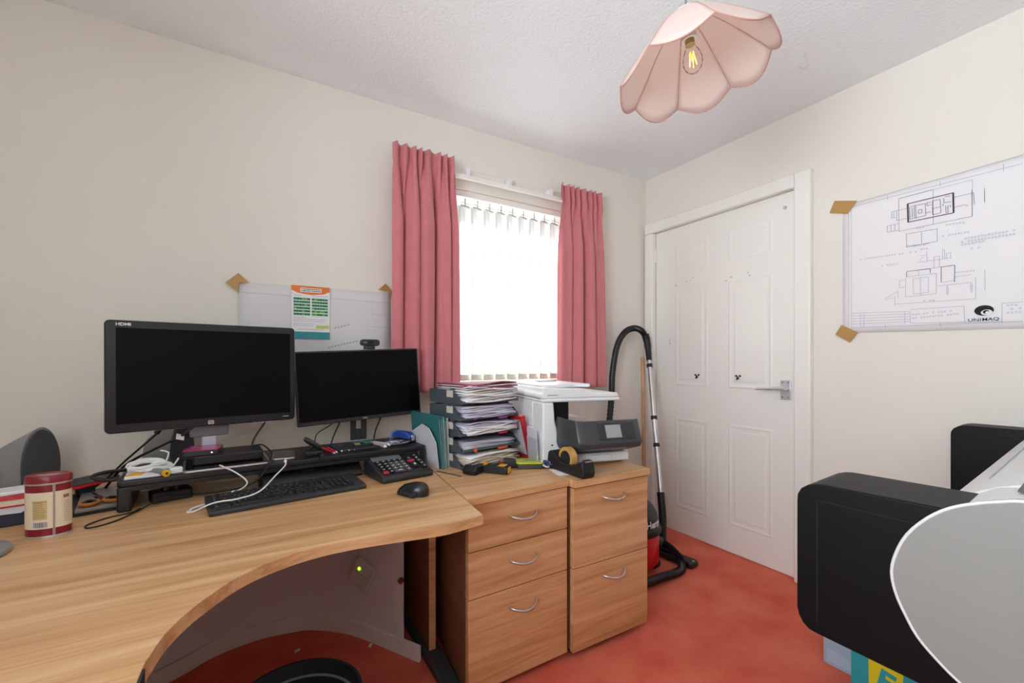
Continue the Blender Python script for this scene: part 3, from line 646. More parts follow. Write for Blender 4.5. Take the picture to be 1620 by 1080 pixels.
for x, y in ((.65, -.78), (.95, -.78), (.75, -.12), (.95, -.12)): MB().cyl((x - .01, y, .0125), .0125, .02, 'X', 14).build('castor', BLACK, p1, world=True)
p2 = thing('drawer_pedestal', 'oak pedestal with two deep filing drawers, under the printer', 'drawers', (1.21, -.55, 0), 0, 'oak drawer pedestals')
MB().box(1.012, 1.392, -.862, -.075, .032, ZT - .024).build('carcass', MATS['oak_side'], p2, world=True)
MB().box(1.008, 1.402, -.892, -.065, ZT - .026, ZT).build('top', MATS['oak_x'], p2, world=True, bevel=.0015)
for z0, z1, hz in ((.341, .635, .585), (.055, .337, .285)):
    d = MB().box(1.009, 1.394, -.884, -.863, z0, z1).build('drawer', FRONT, p2, world=True, bevel=.0012)
    h = bow_handle(d, 0, 0, 0); h.data.transform(MTX[p2.name].inverted() @ Matrix.Translation((1.205, -.884, hz)))
MB().box(1.009, 1.396, -.880, -.862, .030, .052).build('plinth', FRONT, p2, world=True, bevel=.001)
for x, y in ((1.06, -.80), (1.35, -.80), (1.06, -.14), (1.35, -.14)): MB().cyl((x - .01, y, .0155), .0155, .02, 'X', 14).build('castor', BLACK, p2, world=True)

# ================================================================== MONITOR STAND AND MONITORS
RM = TR(-.34, -.49, ZT, rz=R(5.2)); RH = .092; RLEN, RDEP = .958, .265
rs = thing('monitor_riser', 'long black monitor riser standing across the desk', 'monitor stand', (-.34, -.49, ZT), R(5.2))
MB().prism(rrect(0, RLEN, 0, RDEP, .012), RH - .020, RH, 'XY').build('shelf', BLACK, rs, bevel=.005, seg=3)
MB().box(.010, RLEN - .010, .004, .012, RH - .034, RH - .018).build('front_lip', BLACK, rs, bevel=.002)
for x in (0, RLEN - .034): MB().box(x, x + .034, .002, RDEP - .004, 0, RH - .018).build('foot', BLACK, rs, bevel=.006)
MB().box(.42, .50, .14, .19, 0, RH - .020).build('foot', BLACK, rs, bevel=.004)
sb = thing('soundbar', 'black slanted soundbar tucked under the monitor riser behind the keyboard', 'speaker', tuple(RM @ Vector((.535, .03, 0))), R(9.5))
MB().prism([(.062, .0), (.062, .058), (.028, .060), (-.012, .030), (-.022, .014), (-.022, .0)], -.17, .17, 'YZ').build('body', BLACK, sb, bevel=.004)
MB().box(-.168, .168, -.0255, -.0215, .010, .014).build('trim_line', mat('copper_line', '6A5850', .4, .4), sb)
lgm = MB()
for dx in (-.012, .010): lgm.tube([(dx + .010 * math.cos(a * pi / 8), .0, .003 * math.sin(a * pi / 8)) for a in range(17)], .0006, 5)
lo = lgm.build('logo', MGREY, sb); lo.data.transform(TR(-.02, .006, .0455, rx=R(-40)))
def on_riser(x, y, z=0): return tuple(RM @ Vector((x, y, RH + z)))

def monitor(name, label, w, h, cw, yaw, roll, tilt, bez, frame_m, depth, corner):
    loc = (cw[0], cw[1], ZT + RH)
    t = thing(name, label, 'monitor', loc, yaw)
    P = Matrix.Translation((0, 0, cw[2] - loc[2])) @ Matrix.Rotation(tilt, 4, 'X') @ Matrix.Rotation(-roll, 4, 'Y')
    MB(P).prism(rrect(-w / 2, w / 2, -h / 2, h / 2, corner), 0.0, depth, 'XZ').build('casing', frame_m, t, bevel=.003)
    l, r_, tp, bt = bez
    sc = MB(P).box(-w / 2 + l, w / 2 - r_, -.0012, .001, -h / 2 + bt, h / 2 - tp).build('screen', mat('screen_black', '060607', .30, spec=.12), t)
    MB(P).prism(rrect(-w * .32, w * .32, -h * .34, h * .30, .02), depth, depth + .028, 'XZ').build('rear_cover', frame_m, t, bevel=.008)
    return t, P
mA, PA = monitor('monitor', 'larger glossy black monitor on the left of the desk', .53, .345, (-.126, -.347, 1.057), .195, .002, 0, (.026, .017, .023, .027), mat('monitor_gloss', '1B1C20', .12), .030, .014)
MB(PA).prism(rrect(-.2665, .2665, -.174, .174, .016), .004, .018, 'XZ').build('silver_rim', SILVER, mA, bevel=.002)
F = Matrix.Rotation(pi / 2, 4, 'X')
text('printed_mark', 'HDMI', .0125, mat('print_white', 'D8D8DA', .5), mA, PA @ Matrix.Translation((-.222, -.0012, .160)) @ F, .0002, 1.0, .0004, 1.15)
lgA = MB(PA).prism(rrect(-.0085, .0085, -.167, -.1535, .003), -.0016, .0, 'XZ').build('logo_badge', SILVER, mA)
text('logo_letters', 'hp', .0125, INKD, lgA, PA @ Matrix.Translation((0, -.0018, -.1595)) @ F @ Matrix(((1, .2, 0, 0), (0, 1, 0, 0), (0, 0, 1, 0), (0, 0, 0, 1))), .0002)
MB(PA).box(.222, .242, -.0003, .0, -.1595, -.1575).build('printed_line', LGREY, mA)
for k in range(5): MB(PA).box(.125 + k * .014, .134 + k * .014, .003, .010, -.177, -.1725).build('button', SILVER, mA)
IA = MTX[mA.name].inverted() @ RM @ Matrix.Translation((0, 0, RH))
MB(IA).prism(rrect(.150, .392, -.004, .200, .018), 0, .007, 'XY').build('base_rim', SILVER, mA, bevel=.002)
MB(IA).prism(rrect(.158, .384, .006, .192, .014), .007, .010, 'XY').build('base_plate', BLACKG, mA)
MB(IA).prism(rrect(.175, .375, .050, .180, .012), .010, .040, 'XY').build('base_block', BLACK, mA, bevel=.004)
MB().prism([(-.060, .150), (.060, .150), (.055, .088), (-.055, .088)], .030, .052, 'XZ').build('hinge_cover', mat('hinge_grey', '6B6C75', .4), mA, bevel=.004)
MB().box(-.022, .022, .034, .050, .046, .140).build('neck', mat('neck_silver', 'C4C6D4', .35, .3), mA, bevel=.004)

mB, PB = monitor('monitor', 'smaller slim-bezel monitor with webcam, in front of the left curtain', .52, .30, (.400, -.208, 1.004), .081, .047, -.03, (.0065, .0065, .0065, .016), mat('monitor_slim', '2E2C34', .3), .022, .004)
text('maker_mark', 'DELL', .009, LGREY, mB, PB @ Matrix.Translation((.005, -.0012, -.142)) @ F, .0002, 1.0, .0003, 1.1)
IB = MTX[mB.name].inverted() @ RM @ Matrix.Translation((0, 0, RH))
nk = MB(); nkp = [(-.030, .0), (.034, .0), (.034, .20), (-.030, .20)]
nk.box(-.034, -.011, .050, .064, .004, .22).box(.011, .034, .050, .064, .004, .22).box(-.011, .011, .050, .064, .004, .052).box(-.011, .011, .050, .064, .092, .22).build('neck', CHAR, mB, bevel=.003)
MB(IB).prism(rrect(.625, .830, .055, .212, .012), 0, .008, 'XY').build('base_plate', CHAR, mB, bevel=.002)
wc = thing('webcam', 'small dark webcam clipped on top of the smaller monitor', 'webcam', tuple(MTX[mB.name] @ PB @ Vector((.042, .004, .150))), .081)
MB().prism(rrect(-.040, .040, .016, .044, .011), -.014, .014, 'XZ').build('body', CHAR, wc, bevel=.004)
MB().cyl((0, -.018, .030), .010, .004, 'Y', 20).build('lens', BLACKG, wc)
MB().box(-.030, -.016, -.0146, -.014, .0285, .0310).build('printed_line', LGREY, wc)
MB().box(-.020, .020, -.010, .030, .0015, .016).build('clip_arm', CHAR, wc, bevel=.003)
# ================================================================== ON THE RISER
ed = thing('external_drive', 'small black box with a glossy magenta top, on the base of the larger monitor', 'hard drive', on_riser(.205, .105, .040), R(-4))
MB().prism(rrect(-.050, .050, -.048, .048, .008), 0, .017, 'XY').build('body', BLACK, ed, bevel=.002)
MB().prism(rrect(-.049, .049, -.047, .047, .008), .017, .0185, 'XY').build('top', mat('magenta', 'B01E78', .18), ed)
MB().cyl((.030, -.0485, .009), .002, .001, 'Y', 10).build('white_light', mat('led_white', 'E8F0FF', .4, emit=3), ed)
hb = thing('usb_charger', 'white plug-in charger block on the riser, left of the magenta-topped box', 'charger', on_riser(.135, .030), R(14))
MB().box(-.016, .016, -.012, .012, 0, .018).build('body', WHITE, hb, bevel=.003)
MB().box(-.010, .010, .012, .036, .004, .014).build('plug', LGREY, hb, bevel=.001)
yc = thing('video_adapter', 'grey cable adapter with a yellow end cap lying among white leads', 'adapter', on_riser(.095, .028), R(35))
MB().tube([(0, -.030, .009), (0, .035, .010)], .009, 14).build('body', MGREY, yc, smooth=50)
MB().tube([(0, -.038, .009), (0, -.030, .009)], .0105, 14).build('yellow_cap', mat('cap_yellow', 'E0B020', .4), yc, smooth=50)
MB().cyl((0, -.0405, .009), .0035, .003, 'Y', 10).build('pin', BLACK, yc)
ev = thing('leaflet', 'white and yellow folded leaflet on the left end of the riser', 'leaflet', on_riser(.055, .055), R(6))
MB().box(-.040, .045, -.045, .050, 0, .007).build('paper', PAPER, ev, bevel=.001)
MB().prism([(-.040, -.030), (-.004, -.036), (.004, .000), (-.022, .006)], .0072, .0092, 'XY').build('yellow_flap', mat('leaf_yellow', 'E3A92C', .6), ev)
def coil(cx, cy, r_, n, z0, seed, sq=.6):
    q = random.Random(seed); P = []
    for k in range(n * 14):
        a = k * 2 * pi / 14; rr = r_ * (1 + q.uniform(-.10, .10)); P.append((cx + rr * math.cos(a), cy + sq * rr * math.sin(a), z0 + .0030 * k / 14 + .016 * max(0, math.sin(a)) + q.uniform(0, .003)))
    return P
single('white_lead', MB().tube([tuple(Vector(p)) for p in coil(0, 0, .044, 5, .003, 5)] + [(.045, .01, .02), (.052, .03, .045), (.030, .045, .052)], .0024, 7, sub=2), WHITE, 'coiled white lead on the leaflet at the left end of the riser', 'cable', on_riser(.062, .075, .008), R(5), group='white leads on the riser', smooth=60)
single('white_lead', MB().tube([tuple(Vector(p)) for p in coil(0, 0, .030, 4, .003, 9)] + [(.03, .0, .012), (.045, .014, .035)], .0030, 7, sub=2), WHITE, 'smaller coiled white lead beside the yellow-capped adapter', 'cable', on_riser(.095, .075, .0), R(5), group='white leads on the riser', smooth=60)
ph = thing('smartphone', 'dark smartphone lying on the riser with a white lead plugged in', 'phone', on_riser(.445, .105), R(-3))
MB().prism(rrect(-.036, .036, -.074, .072, .009), 0, .007, 'XY').build('body', SILVER, ph, bevel=.002)
MB().prism(rrect(-.034, .034, -.071, .070, .008), .007, .0078, 'XY').build('glass', mat('phone_glass', '24262B', .1), ph)
pc = [(.092, -.47, ZT + RH + .005), (.090, -.50, ZT + RH - .002), (.060, -.545, ZT + .070), (.015, -.600, ZT + .040), (-.04, -.630, ZT + .034), (-.10, -.625, ZT + .030), (-.150, -.600, ZT + .006), (-.155, -.56, ZT + .004), (-.11, -.525, ZT + .006), (-.055, -.520, ZT + .030), (-.08, -.535, ZT + .024), (-.13, -.575, ZT + .006), (-.165, -.590, ZT + .004), (-.150, -.545, ZT + .004), (-.08, -.500, ZT + .010), (-.02, -.490, ZT + .040), (-.045, -.480, ZT + .075), (-.095, -.475, ZT + RH + .016)]
wl = thing('charging_cable', 'white charging cable looping from the phone over the keyboard', 'cable', (.09, -.47, ZT))
MB().tube(pc, .0024, 8, sub=6).build('lead', WHITE, wl, smooth=60, world=True)
MB().tube([(.094, -.445, ZT + RH + .0055), (.092, -.472, ZT + RH + .005)], .0048, 10).build('plug', WHITE, wl, smooth=50, world=True)
cl = thing('clip_holder', 'black clamp-on clip with a tilted oval flap on the riser', 'clip', on_riser(.535, .050), R(4))
MB().prism([(-.030, -.010), (.030, -.014), (.034, .030), (-.026, .040)], 0, .018, 'XY').build('clamp', BLACK, cl, bevel=.005)
MB().box(.012, .024, -.062, -.010, -.008, .012).build('clamp_jaw', BLACK, cl, bevel=.003)
MB(TR(.000, .010, .042, ry=R(38), rx=R(-15))).prism(ell(0, 0, .038, .022, 24), -.007, .007, 'XY').build('flap', CHAR, cl, bevel=.004, smooth=40)
MB().tube([(-.010, .015, .015), (-.006, .012, .030), (.004, .010, .040)], .006, 8).build('neck', BLACK, cl, smooth=50)
def pen(name, label, x, y, rz, L, r_, body, cap, group):
    t = thing(name, label, 'pen', on_riser(x, y, r_), rz, group)
    MB().tube([(0, -L / 2 + .012, 0), (0, L / 2 - .030, 0)], r_, 10).build('barrel', body, t, smooth=50)
    MB().tube([(0, L / 2 - .030, 0), (0, L / 2, 0)], r_ * 1.08, 10).build('cap', cap, t, smooth=50)
    MB().tube([(0, -L / 2 + .012, 0), (0, -L / 2 + .004, 0), (0, -L / 2, 0)], [r_, r_ * .6, r_ * .35], 10).build('tip', WHITE, t, smooth=50)
    return t
PB_ = mat('pen_blue', '4650B4', .4); PR_ = mat('pen_red', 'D01E34', .35); CLR = mat('pen_clear', 'C9C3C6', .3)
pen('pen', 'red pen on the riser, left of the two', .597, .090, R(12), .13, .0042, PR_, PR_, 'pens on the riser')
pen('pen', 'red pen on the riser, right of the two', .612, .094, R(8), .12, .0042, PR_, PR_, 'pens on the riser')
pen('pen', 'purple-tipped pen nearest the red pens on the riser', .634, .112, R(8), .13, .0040, mat('pen_purple', '7A5CAC', .4), PB_, 'pens on the riser')
pen('pen', 'dark blue pen in the middle of the blue pens on the riser', .652, .114, R(16), .13, .0040, PB_, PB_, 'pens on the riser')
pen('pen', 'blue pen with clear barrel nearest the sticky flags on the riser', .668, .116, R(20), .13, .0040, PB_, CLR, 'pens on the riser')
sf_ = thing('flag_dispenser', 'flat black dispenser with blue, yellow and green sticky flags on the riser', 'sticky flags', on_riser(.735, .130), R(-4))
MB().prism(rrect(-.040, .040, -.045, .040, .008), 0, .014, 'XY').build('case', BLACK, sf_, bevel=.003)
for (x0, x1, y0, y1, c, nm) in ((-.034, -.008, .004, .020, '3F86C8', 'blue'), (-.030, -.010, -.034, -.018, 'E8C62C', 'yellow'), (.006, .034, .006, .022, '2FA372', 'green'), (.008, .030, -.022, -.008, '2E9E4E', 'dark_green'), (-.006, .012, .022, .034, '4C9BD8', 'light_blue')):
    MB().box(x0, x1, y0, y1, .014, .0152).build('flag', mat('flag_' + nm, c, .5), sf_)
pen('marker', 'pink and grey marker lying right of the sticky flags', .783, .088, R(20), .135, .007, mat('mk_pink', 'B79AA8', .4), LGREY, 'markers on the riser')
pen('marker', 'pale grey marker lying against the pink one on the riser', .802, .110, R(26), .13, .007, LGREY, MGREY, 'markers on the riser')
gl = thing('glasses_case_tray', 'clear plastic dish with small metal parts on the riser', 'dish', on_riser(.865, .085), R(6))
MB().lathe([(0, .001), (.040, .001), (.055, .008), (.056, .010), (.052, .008), (.040, .003), (0, .003)], 28, sx=1.0, sy=.72).build('dish', mat('clear_grey', '9FA3A8', .15, spec=.8), gl, smooth=50)
for x, y, a in ((-.02, -.01, .4), (.012, .008, 1.2), (.02, -.014, 2.1), (-.006, .016, -.3)): MB(TR(x, y, .004, rz=a)).box(-.014, .014, -.005, .005, 0, .007).build('metal_part', CHROME, gl, bevel=.002)
MB(TR(.03, .006, .006, rz=.5)).box(-.016, .016, -.003, .003, 0, .004).build('metal_part', BLACK, gl)
single('eraser', MB().box(-.013, .013, -.010, .010, 0, .014), mat('eraser_plum', '3A2A30', .6), 'small plum-brown block left of the blue stapler', 'eraser', on_riser(.926, .100), R(10), bevel=.002)
cdm = mat('clear_disc', '9FB0C0', .05, spec=.8, alpha=.25)
cdd = thing('disc_cover', 'clear round dome cover with a blue rim behind the stapler', 'cover', on_riser(.905, .180), R(5))
MB().prism([(.038 * math.cos(a * pi / 20), .045 * math.sin(a * pi / 20)) for a in range(21)], -.012, .012, 'XZ').build('dome', cdm, cdd, smooth=40)
MB().tube([(.038 * math.cos(a * pi / 20), -.012, .045 * math.sin(a * pi / 20)) for a in range(21)], .0016, 6).build('rim', mat('rim_blue', '4A78D8', .3), cdd, smooth=60)
st = thing('stapler', 'blue stapler at the right end of the monitor riser', 'stapler', on_riser(.905, .062), R(-62))
st.location = on_riser(.915, .135)
MB().prism([(-.055, 0), (.055, 0), (.055, .010), (-.055, .012)], -.017, .017, 'XZ').build('base', BLACK, st, bevel=.003)
MB().prism([(-.056, .018), (.052, .014), (.056, .028), (.035, .042), (-.020, .046), (-.056, .036)], -.018, .018, 'XZ').build('upper_body', mat('stapler_blue', '24489A', .3), st, bevel=.005, seg=3)
MB().box(.050, .058, -.009, .009, .008, .032).build('metal_jaw', CHROME, st, bevel=.001)

# ================================================================== ON THE DESK
# keyboard
KM = TR(-.108, -.662, ZT, rz=R(8.8))
kb = thing('keyboard', 'full-size black keyboard on the desk in front of the monitor riser', 'keyboard', (-.108, -.662, ZT), R(8.8))
KW, KD = .448, .150
MB().prism([(0, 0), (KD, 0), (KD, .026), (KD - .018, .028), (.010, .016), (0, .012)], 0, KW, 'YZ').build('case', mat('kb_case', '2A2B2F', .5), kb, bevel=.003)
tl = math.atan2(.012, KD - .03)
keym = mat('key_black', '191A1D', .30); klm = mat('key_legend', 'B8B8B8', .5); leg = [None]; kmesh = {}
def key(x0, y0, w_, d_=.0155):
    k = (round(w_, 4), d_)
    if k not in kmesh:
        q = MB(); g = .0012; b_ = .002
        vs = [(g, g, 0), (w_ - g, g, 0), (w_ - g, d_ - g, 0), (g, d_ - g, 0), (g + b_, g + b_, .006), (w_ - g - b_, g + b_, .006), (w_ - g - b_, d_ - g - b_ * .6, .006), (g + b_, d_ - g - b_ * .6, .006)]
        q.add(vs, [(4, 5, 6, 7), (0, 1, 5, 4), (1, 2, 6, 5), (2, 3, 7, 6), (3, 0, 4, 7)])
        o = q.build('key', keym, kb); kmesh[k] = o
    else: o = copyobj(kmesh[k], 'key', kb)
    o.location = (x0, y0, .0158 + (y0 - .010) * math.tan(tl)); o.rotation_euler = (tl, 0, 0)
    if w_ < .05:
        if leg[0] is None: leg[0] = MB().add([(.0055, .0085, .0061), (.0085, .0085, .0061), (.0085, .0115, .0061), (.0055, .0115, .0061)], [(0, 1, 2, 3)]).build('key_legend', klm, o)
        else: copyobj(leg[0], 'key_legend', o)
u = .01755; x_ = .012
rows = [[1.25, 1.25, 1.25, 6.0, 1.25, 1.25, 1.25, 1.5], [2.25] + [1] * 10 + [2.75], [1.75] + [1] * 11 + [2.25], [1.5] + [1] * 12 + [1.5], [1] * 13 + [2]]
for r_, row in enumerate(rows):
    x = x_
    for w_ in row: key(x, .012 + r_ * .0180, w_ * u); x += w_ * u
x = x_
for k in range(13):
    key(x, .112, u * 1.0, .0125); x += u * (1.19 if k in (0, 4, 8) else 1.09)
xs = x_ + 15.35 * u
for c_ in range(3):
    for r_ in (3, 4): key(xs + c_ * u, .012 + r_ * .0180, u)
    key(xs + c_ * u, .012, u)
    key(xs + c_ * u, .112, u, .0125)
key(xs + u, .030, u)
xn = xs + 3.35 * u
for c_ in range(4):
    for r_ in range(5):
        if c_ == 1 and r_ == 0: continue
        key(xn + c_ * u * .97, .012 + r_ * .0180, u * (1.0 if not (c_ == 0 and r_ == 0) else 1.94))
# calculator
ca = thing('desk_calculator', 'large black desk calculator with red keys, beside the keyboard', 'calculator', (.394, -.578, ZT), R(9))
CW, CD = .205, .185
MB().prism([(0, 0), (CD, 0), (CD, .062), (CD - .045, .058), (.012, .024), (0, .018)], 0, CW, 'YZ').build('case', mat('calc_case', '24262A', .4), ca, bevel=.007, seg=3)
ct = math.atan2(.034, CD - .057)
CM = TR(0, .012, .0245, rx=ct)
MB(CM).box(.014, .130, .118, .150, .000, .004).build('display', mat('lcd', '6D7176', .15), ca, bevel=.001)
cks = {'k': mat('calc_key', '1A1B1E', .4), 'g': mat('calc_key_grey', '55585C', .4), 'r': mat('calc_key_red', 'C42A44', .4)}
def ckey(x, y, w_, d_, c, mark=True):
    k = MB(CM).box(x, x + w_, y, y + d_, .000, .007).build('key', cks[c], ca, bevel=.002)
    if mark: MB(CM).box(x + w_ * .32, x + w_ * .66, y + d_ * .35, y + d_ * .62, .0071, .0075).build('key_mark', mat('key_print', 'DADADA', .5), k)
for r_ in range(5):
    for c_ in range(5):
        x = .016 + c_ * .0225; y = .012 + r_ * .0205
        if r_ == 0 and c_ == 0: ckey(x, y, .019, .016, 'r', False)
        elif r_ == 0 and c_ == 2: ckey(x, y, .0415, .016, 'g')
        elif r_ == 0 and c_ == 3: continue
        else: ckey(x, y, .019, .016, 'k' if c_ < 2 or r_ == 4 else 'g')
ckey(.142, .030, .024, .038, 'k'); ckey(.140, .074, .027, .014, 'r', False); ckey(.142, .094, .020, .014, 'k')
for r_ in range(4): ckey(.174, .014 + r_ * .024, .018, .020, 'k')
ckey(.174, .112, .018, .014, 'k')
# mouse
ms = thing('computer_mouse', 'sculpted black computer mouse on the desk near the calculator', 'mouse', (.452, -.738, ZT), R(32))
def mouse(u_, v_):
    a = 2 * pi * u_; t = v_ * pi / 2
    L = .060; Wd = .034 + .006 * math.cos(a) + (.008 if math.sin(a) < 0 else .002)
    rr = math.cos(t) ** .75
    y = L * math.sin(a + pi / 2) * rr; x = Wd * math.cos(a + pi / 2) * rr
    pinch = 1 - .20 * math.exp(-((y - .008) / .018) ** 2)
    hz = .040 * math.sin(t) ** .9 * (1 - .22 * (y / L)) 
    return (x * pinch, y - .010 * math.sin(t), hz + .001)
MB().grid(mouse, 40, 14).build('shell', mat('mouse_black', '1C1E21', .28), ms, smooth=70)
MB().prism(ell(0, 0, .033, .056, 32), 0, .004, 'XY').build('base', BLACKM, ms)
MB().prism([(-.050, -.034), (-.030, -.044), (-.020, -.010), (-.024, .028), (-.040, .014)], .003, .016, 'XY').build('thumb_rest', mat('mouse_rubber', '15171A', .6), ms, bevel=.005, seg=3)
MB().cyl((-.004, .030, .022), .009, .008, 'X', 18).build('scroll_wheel', CHAR, ms, smooth=40)
for x in (-.016, .003): MB(TR(x, .020, .0265, rx=R(-30))).box(0, .013, -.014, .020, 0, .003).build('button', mat('mouse_button', '26282C', .3), ms, bevel=.0015)
# tin
tn = thing('storage_tin', 'oval red and cream tin with a lid on the left of the desk', 'tin', (-.448, -.592, ZT), R(-9))
ta, tb, TH = .0435, .031, .152
def tin(r0, prof): return MB().lathe(prof, 56, sx=1.0, sy=tb / ta)
TRED = mat('tin_red', '7E1424', .3); TCR = mat('tin_cream', 'DDCFB4', .45)
MB().lathe([(0, 0), (ta, 0), (ta, TH - .016), (0, TH - .016)], 56, sy=tb / ta).build('body', TRED, tn, smooth=40)
MB().lathe([(ta * 1.035, TH - .018), (ta * 1.035, TH - .003), (ta * .98, TH), (ta * .9, TH - .002), (0, TH - .002)], 56, sy=tb / ta).build('lid', TRED, tn, smooth=40)
MB().lathe([(ta * 1.02, TH - .0225), (ta * 1.05, TH - .020), (ta * 1.05, TH - .018), (ta * 1.02, TH - .0175)], 56, sy=tb / ta).build('lid_bead', SILVER, tn, smooth=40)
MB().lathe([(ta * 1.00, 0), (ta * 1.03, 0), (ta * 1.03, .003), (ta * 1.0, .004)], 56, sy=tb / ta).build('foot_bead', SILVER, tn, smooth=40)
lb_ = MB().lathe([(ta * 1.006, .022), (ta * 1.006, .112)], 56, sy=tb / ta).build('label', TCR, tn, smooth=40)
def onlabel(a0, a1, z0, z1, k=1.012):
    return MB().grid(lambda u_, v_: (ta * k * math.cos(a0 + (a1 - a0) * u_), tb * k * math.sin(a0 + (a1 - a0) * u_), z0 + (z1 - z0) * v_), 8, 1)
D = R
onlabel(D(-60.5), D(-58.5), .001, TH - .019, 1.022).build('seam', mat('seam_grey', '8A8078', .4, .4), tn)
onlabel(D(-62.5), D(-60.5), .001, TH - .019, 1.02).build('seam_edge', SILVER, tn)
onlabel(D(-58.5), D(-56.5), .001, TH - .019, 1.02).build('seam_edge', SILVER, tn)
onlabel(D(-113), D(-76), .045, .092, 1.011).build('tan_table', mat('tin_tan', 'C9AE78', .5), lb_)
q = MB()
for i in range(9):
    z = .050 + i * .0045; q2 = onlabel(D(-111), D(-78 - rng.uniform(0, 10)), z, z + .0012, 1.016); q.add(q2.v, q2.f)
q2 = onlabel(D(-113), D(-76), .0885, .0900, 1.016); q.add(q2.v, q2.f)
q.build('table_print', mat('tin_print', '8C7448', .6), lb_)['kind'] = 'stuff'
q = MB(); a = -111.0
while a < -75:
    w_ = rng.choice((.5, .8, 1.3)); q2 = onlabel(D(a), D(a + w_), .026, .039, 1.016); q.add(q2.v, q2.f); a += w_ + rng.choice((.6, .9, 1.2))
q.build('barcode', INK, lb_)['kind'] = 'stuff'
onlabel(D(-115), D(-73), .024, .041, 1.011).build('barcode_ground', mat('tin_pale', 'D9D4CB', .5), lb_)
q = MB()
for i in range(12):
    z = .034 + i * .0045; q2 = onlabel(D(-35 + rng.uniform(0, 4)), D(-13), z, z + .0012, 1.016); q.add(q2.v, q2.f)
q.build('side_print', mat('tin_print2', 'A8956E', .6), lb_)['kind'] = 'stuff'
onlabel(D(-35), D(-15), .093, .101, 1.016).build('side_heading', mat('tin_pinkish', '9C5E58', .6), lb_)
MB().prism(ell(0, .0, .024, .008, 24), TH - .0022, TH - .0014, 'XY').build('lid_lettering', mat('lid_print', 'B89A98', .5), tn)
# desktop speakers
SG = mat('speaker_shell', '8C8E90', .5); SGD = mat('speaker_mesh', '4E5054', .75, bump=.5, bscale=900)
def speaker(label, loc, rz):
    t = thing('desktop_speaker', label, 'speaker', loc, rz, 'grey desktop speakers')
    prof = []
    for k in range(25):
        s = k / 24
        prof.append((.062 * math.cos(pi * s) * (1 - .10 * math.sin(pi * s)), .105 + .122 * math.sin(pi * s) ** .8))
    poly = [(.058, 0)] + prof + [(-.058, 0)]
    def side(y0, y1, sc0, sc1):
        q = MB(); n = len(poly)
        q.add([(p[0] * sc0, y0, p[1] * sc0) for p in poly] + [(p[0] * sc1, y1, p[1] * sc1) for p in poly],
              [tuple(range(n)), tuple(range(2 * n - 1, n - 1, -1))] + [(i, n + i, n + (i + 1) % n, (i + 1) % n) for i in range(n)])
        return q
    side(-.045, .062, 1.0, .74).build('shell', SG, t, smooth=40)
    side(-.050, -.045, .955, .965).build('grille', SGD, t, smooth=40)
    return t
speaker('tall grey arched speaker at the left edge of the desk behind the tin', (-.628, -.150, ZT), R(62))
speaker('tall grey arched speaker half hidden behind the larger monitor', (-.268, -.118, ZT), R(62))
# left pile
nb = single('flat_box', MB().prism(rrect(-.13, .11, -.11, .11, .006), 0, .034, 'XY'), mat('navy', '1B2238', .5), 'flat navy box lying under the red book at the left edge of the desk', 'box', (-.635, -.372, ZT), R(8), bevel=.003)
single('envelope', MB().prism([(-.06, -.075), (.055, -.085), (.085, .05), (-.03, .06)], 0, .002, 'XY'), PAPER2, 'pale envelope between the navy box and the red book', 'envelope', (-.600, -.400, ZT + .0345), R(8))
rb = thing('red_book', 'red hardback book on the pale envelope, left of the tin', 'book', (-.620, -.350, ZT + .037), R(10))
MB().box(-.10, .085, -.07, .07, 0, .004).build('cover', RED, rb, bevel=.001)
MB().box(-.098, .080, -.067, .067, .004, .019).build('pages', PAPER3, rb)
MB().box(-.10, .085, -.07, .07, .019, .023).build('cover', RED, rb, bevel=.001)
single('loose_papers', MB().prism([(-.08, -.05), (.06, -.03), (.06, .06), (-.07, .07)], 0, .003, 'XY').prism([(-.06, -.02), (.08, -.02), (.07, .06), (-.05, .05)], .003, .006, 'XY'), PAPER, 'loose white papers on top of the red book', 'papers', (-.625, -.335, ZT + .0605), R(14))
tbk = thing('notebook', 'dark notebook with a red edge leaning on the red book behind the tin', 'notebook', (-.478, -.232, ZT + .040), R(24), ry=R(-5))
MB().box(-.09, .085, -.045, .06, 0, .010).build('pages', RED, tbk, bevel=.001)
MB().box(-.092, .088, -.047, .062, .010, .013).build('cover', CHAR, tbk, bevel=.001)
MB().box(-.01, .03, -.01, .04, -.0395, 0).build('folded_flap', CHAR, tbk)
cbd = thing('clip_folder', 'grey translucent plastic folder on a black board beside the tin', 'folder', (-.405, -.325, ZT), R(14))
MB().box(-.070, .065, -.13, .15, 0, .006).build('board', BLACKM, cbd, bevel=.001)
MB().prism([(-.062, -.12), (.06, -.12), (.06, .14), (-.045, .14)], .006, .015, 'XY').build('plastic_wallet', mat('smoke_plastic', '8E8984', .35), cbd, bevel=.002)
sc_ = thing('scissors', 'scissors with orange and black handles lying on the plastic folder', 'scissors', (-.393, -.395, ZT + .0155), R(20))
for s_ in (-1, 1):
    MB(TR(.026 * s_, -.018 * 0, .006, rz=R(12 * s_))).tube([(.020 * math.cos(a * pi / 10), .026 * math.sin(a * pi / 10), 0) for a in range(21)], .0052, 8).build('handle_ring', mat('scissor_orange', 'C07A28', .4), sc_, smooth=60)
    MB(TR(.026 * s_, 0, .006, rz=R(12 * s_))).tube([(.013 * math.cos(a * pi / 10), .019 * math.sin(a * pi / 10), .001) for a in range(21)], .0045, 8).build('handle_lining', BLACK, sc_, smooth=60)
    MB(TR(.006 * s_, .03, .003 + .002 * s_, rz=R(6 * s_))).prism([(-.007, 0), (.007, 0), (.002, .10), (-.002, .10)], 0, .0018, 'XY').build('blade', CHROME, sc_)
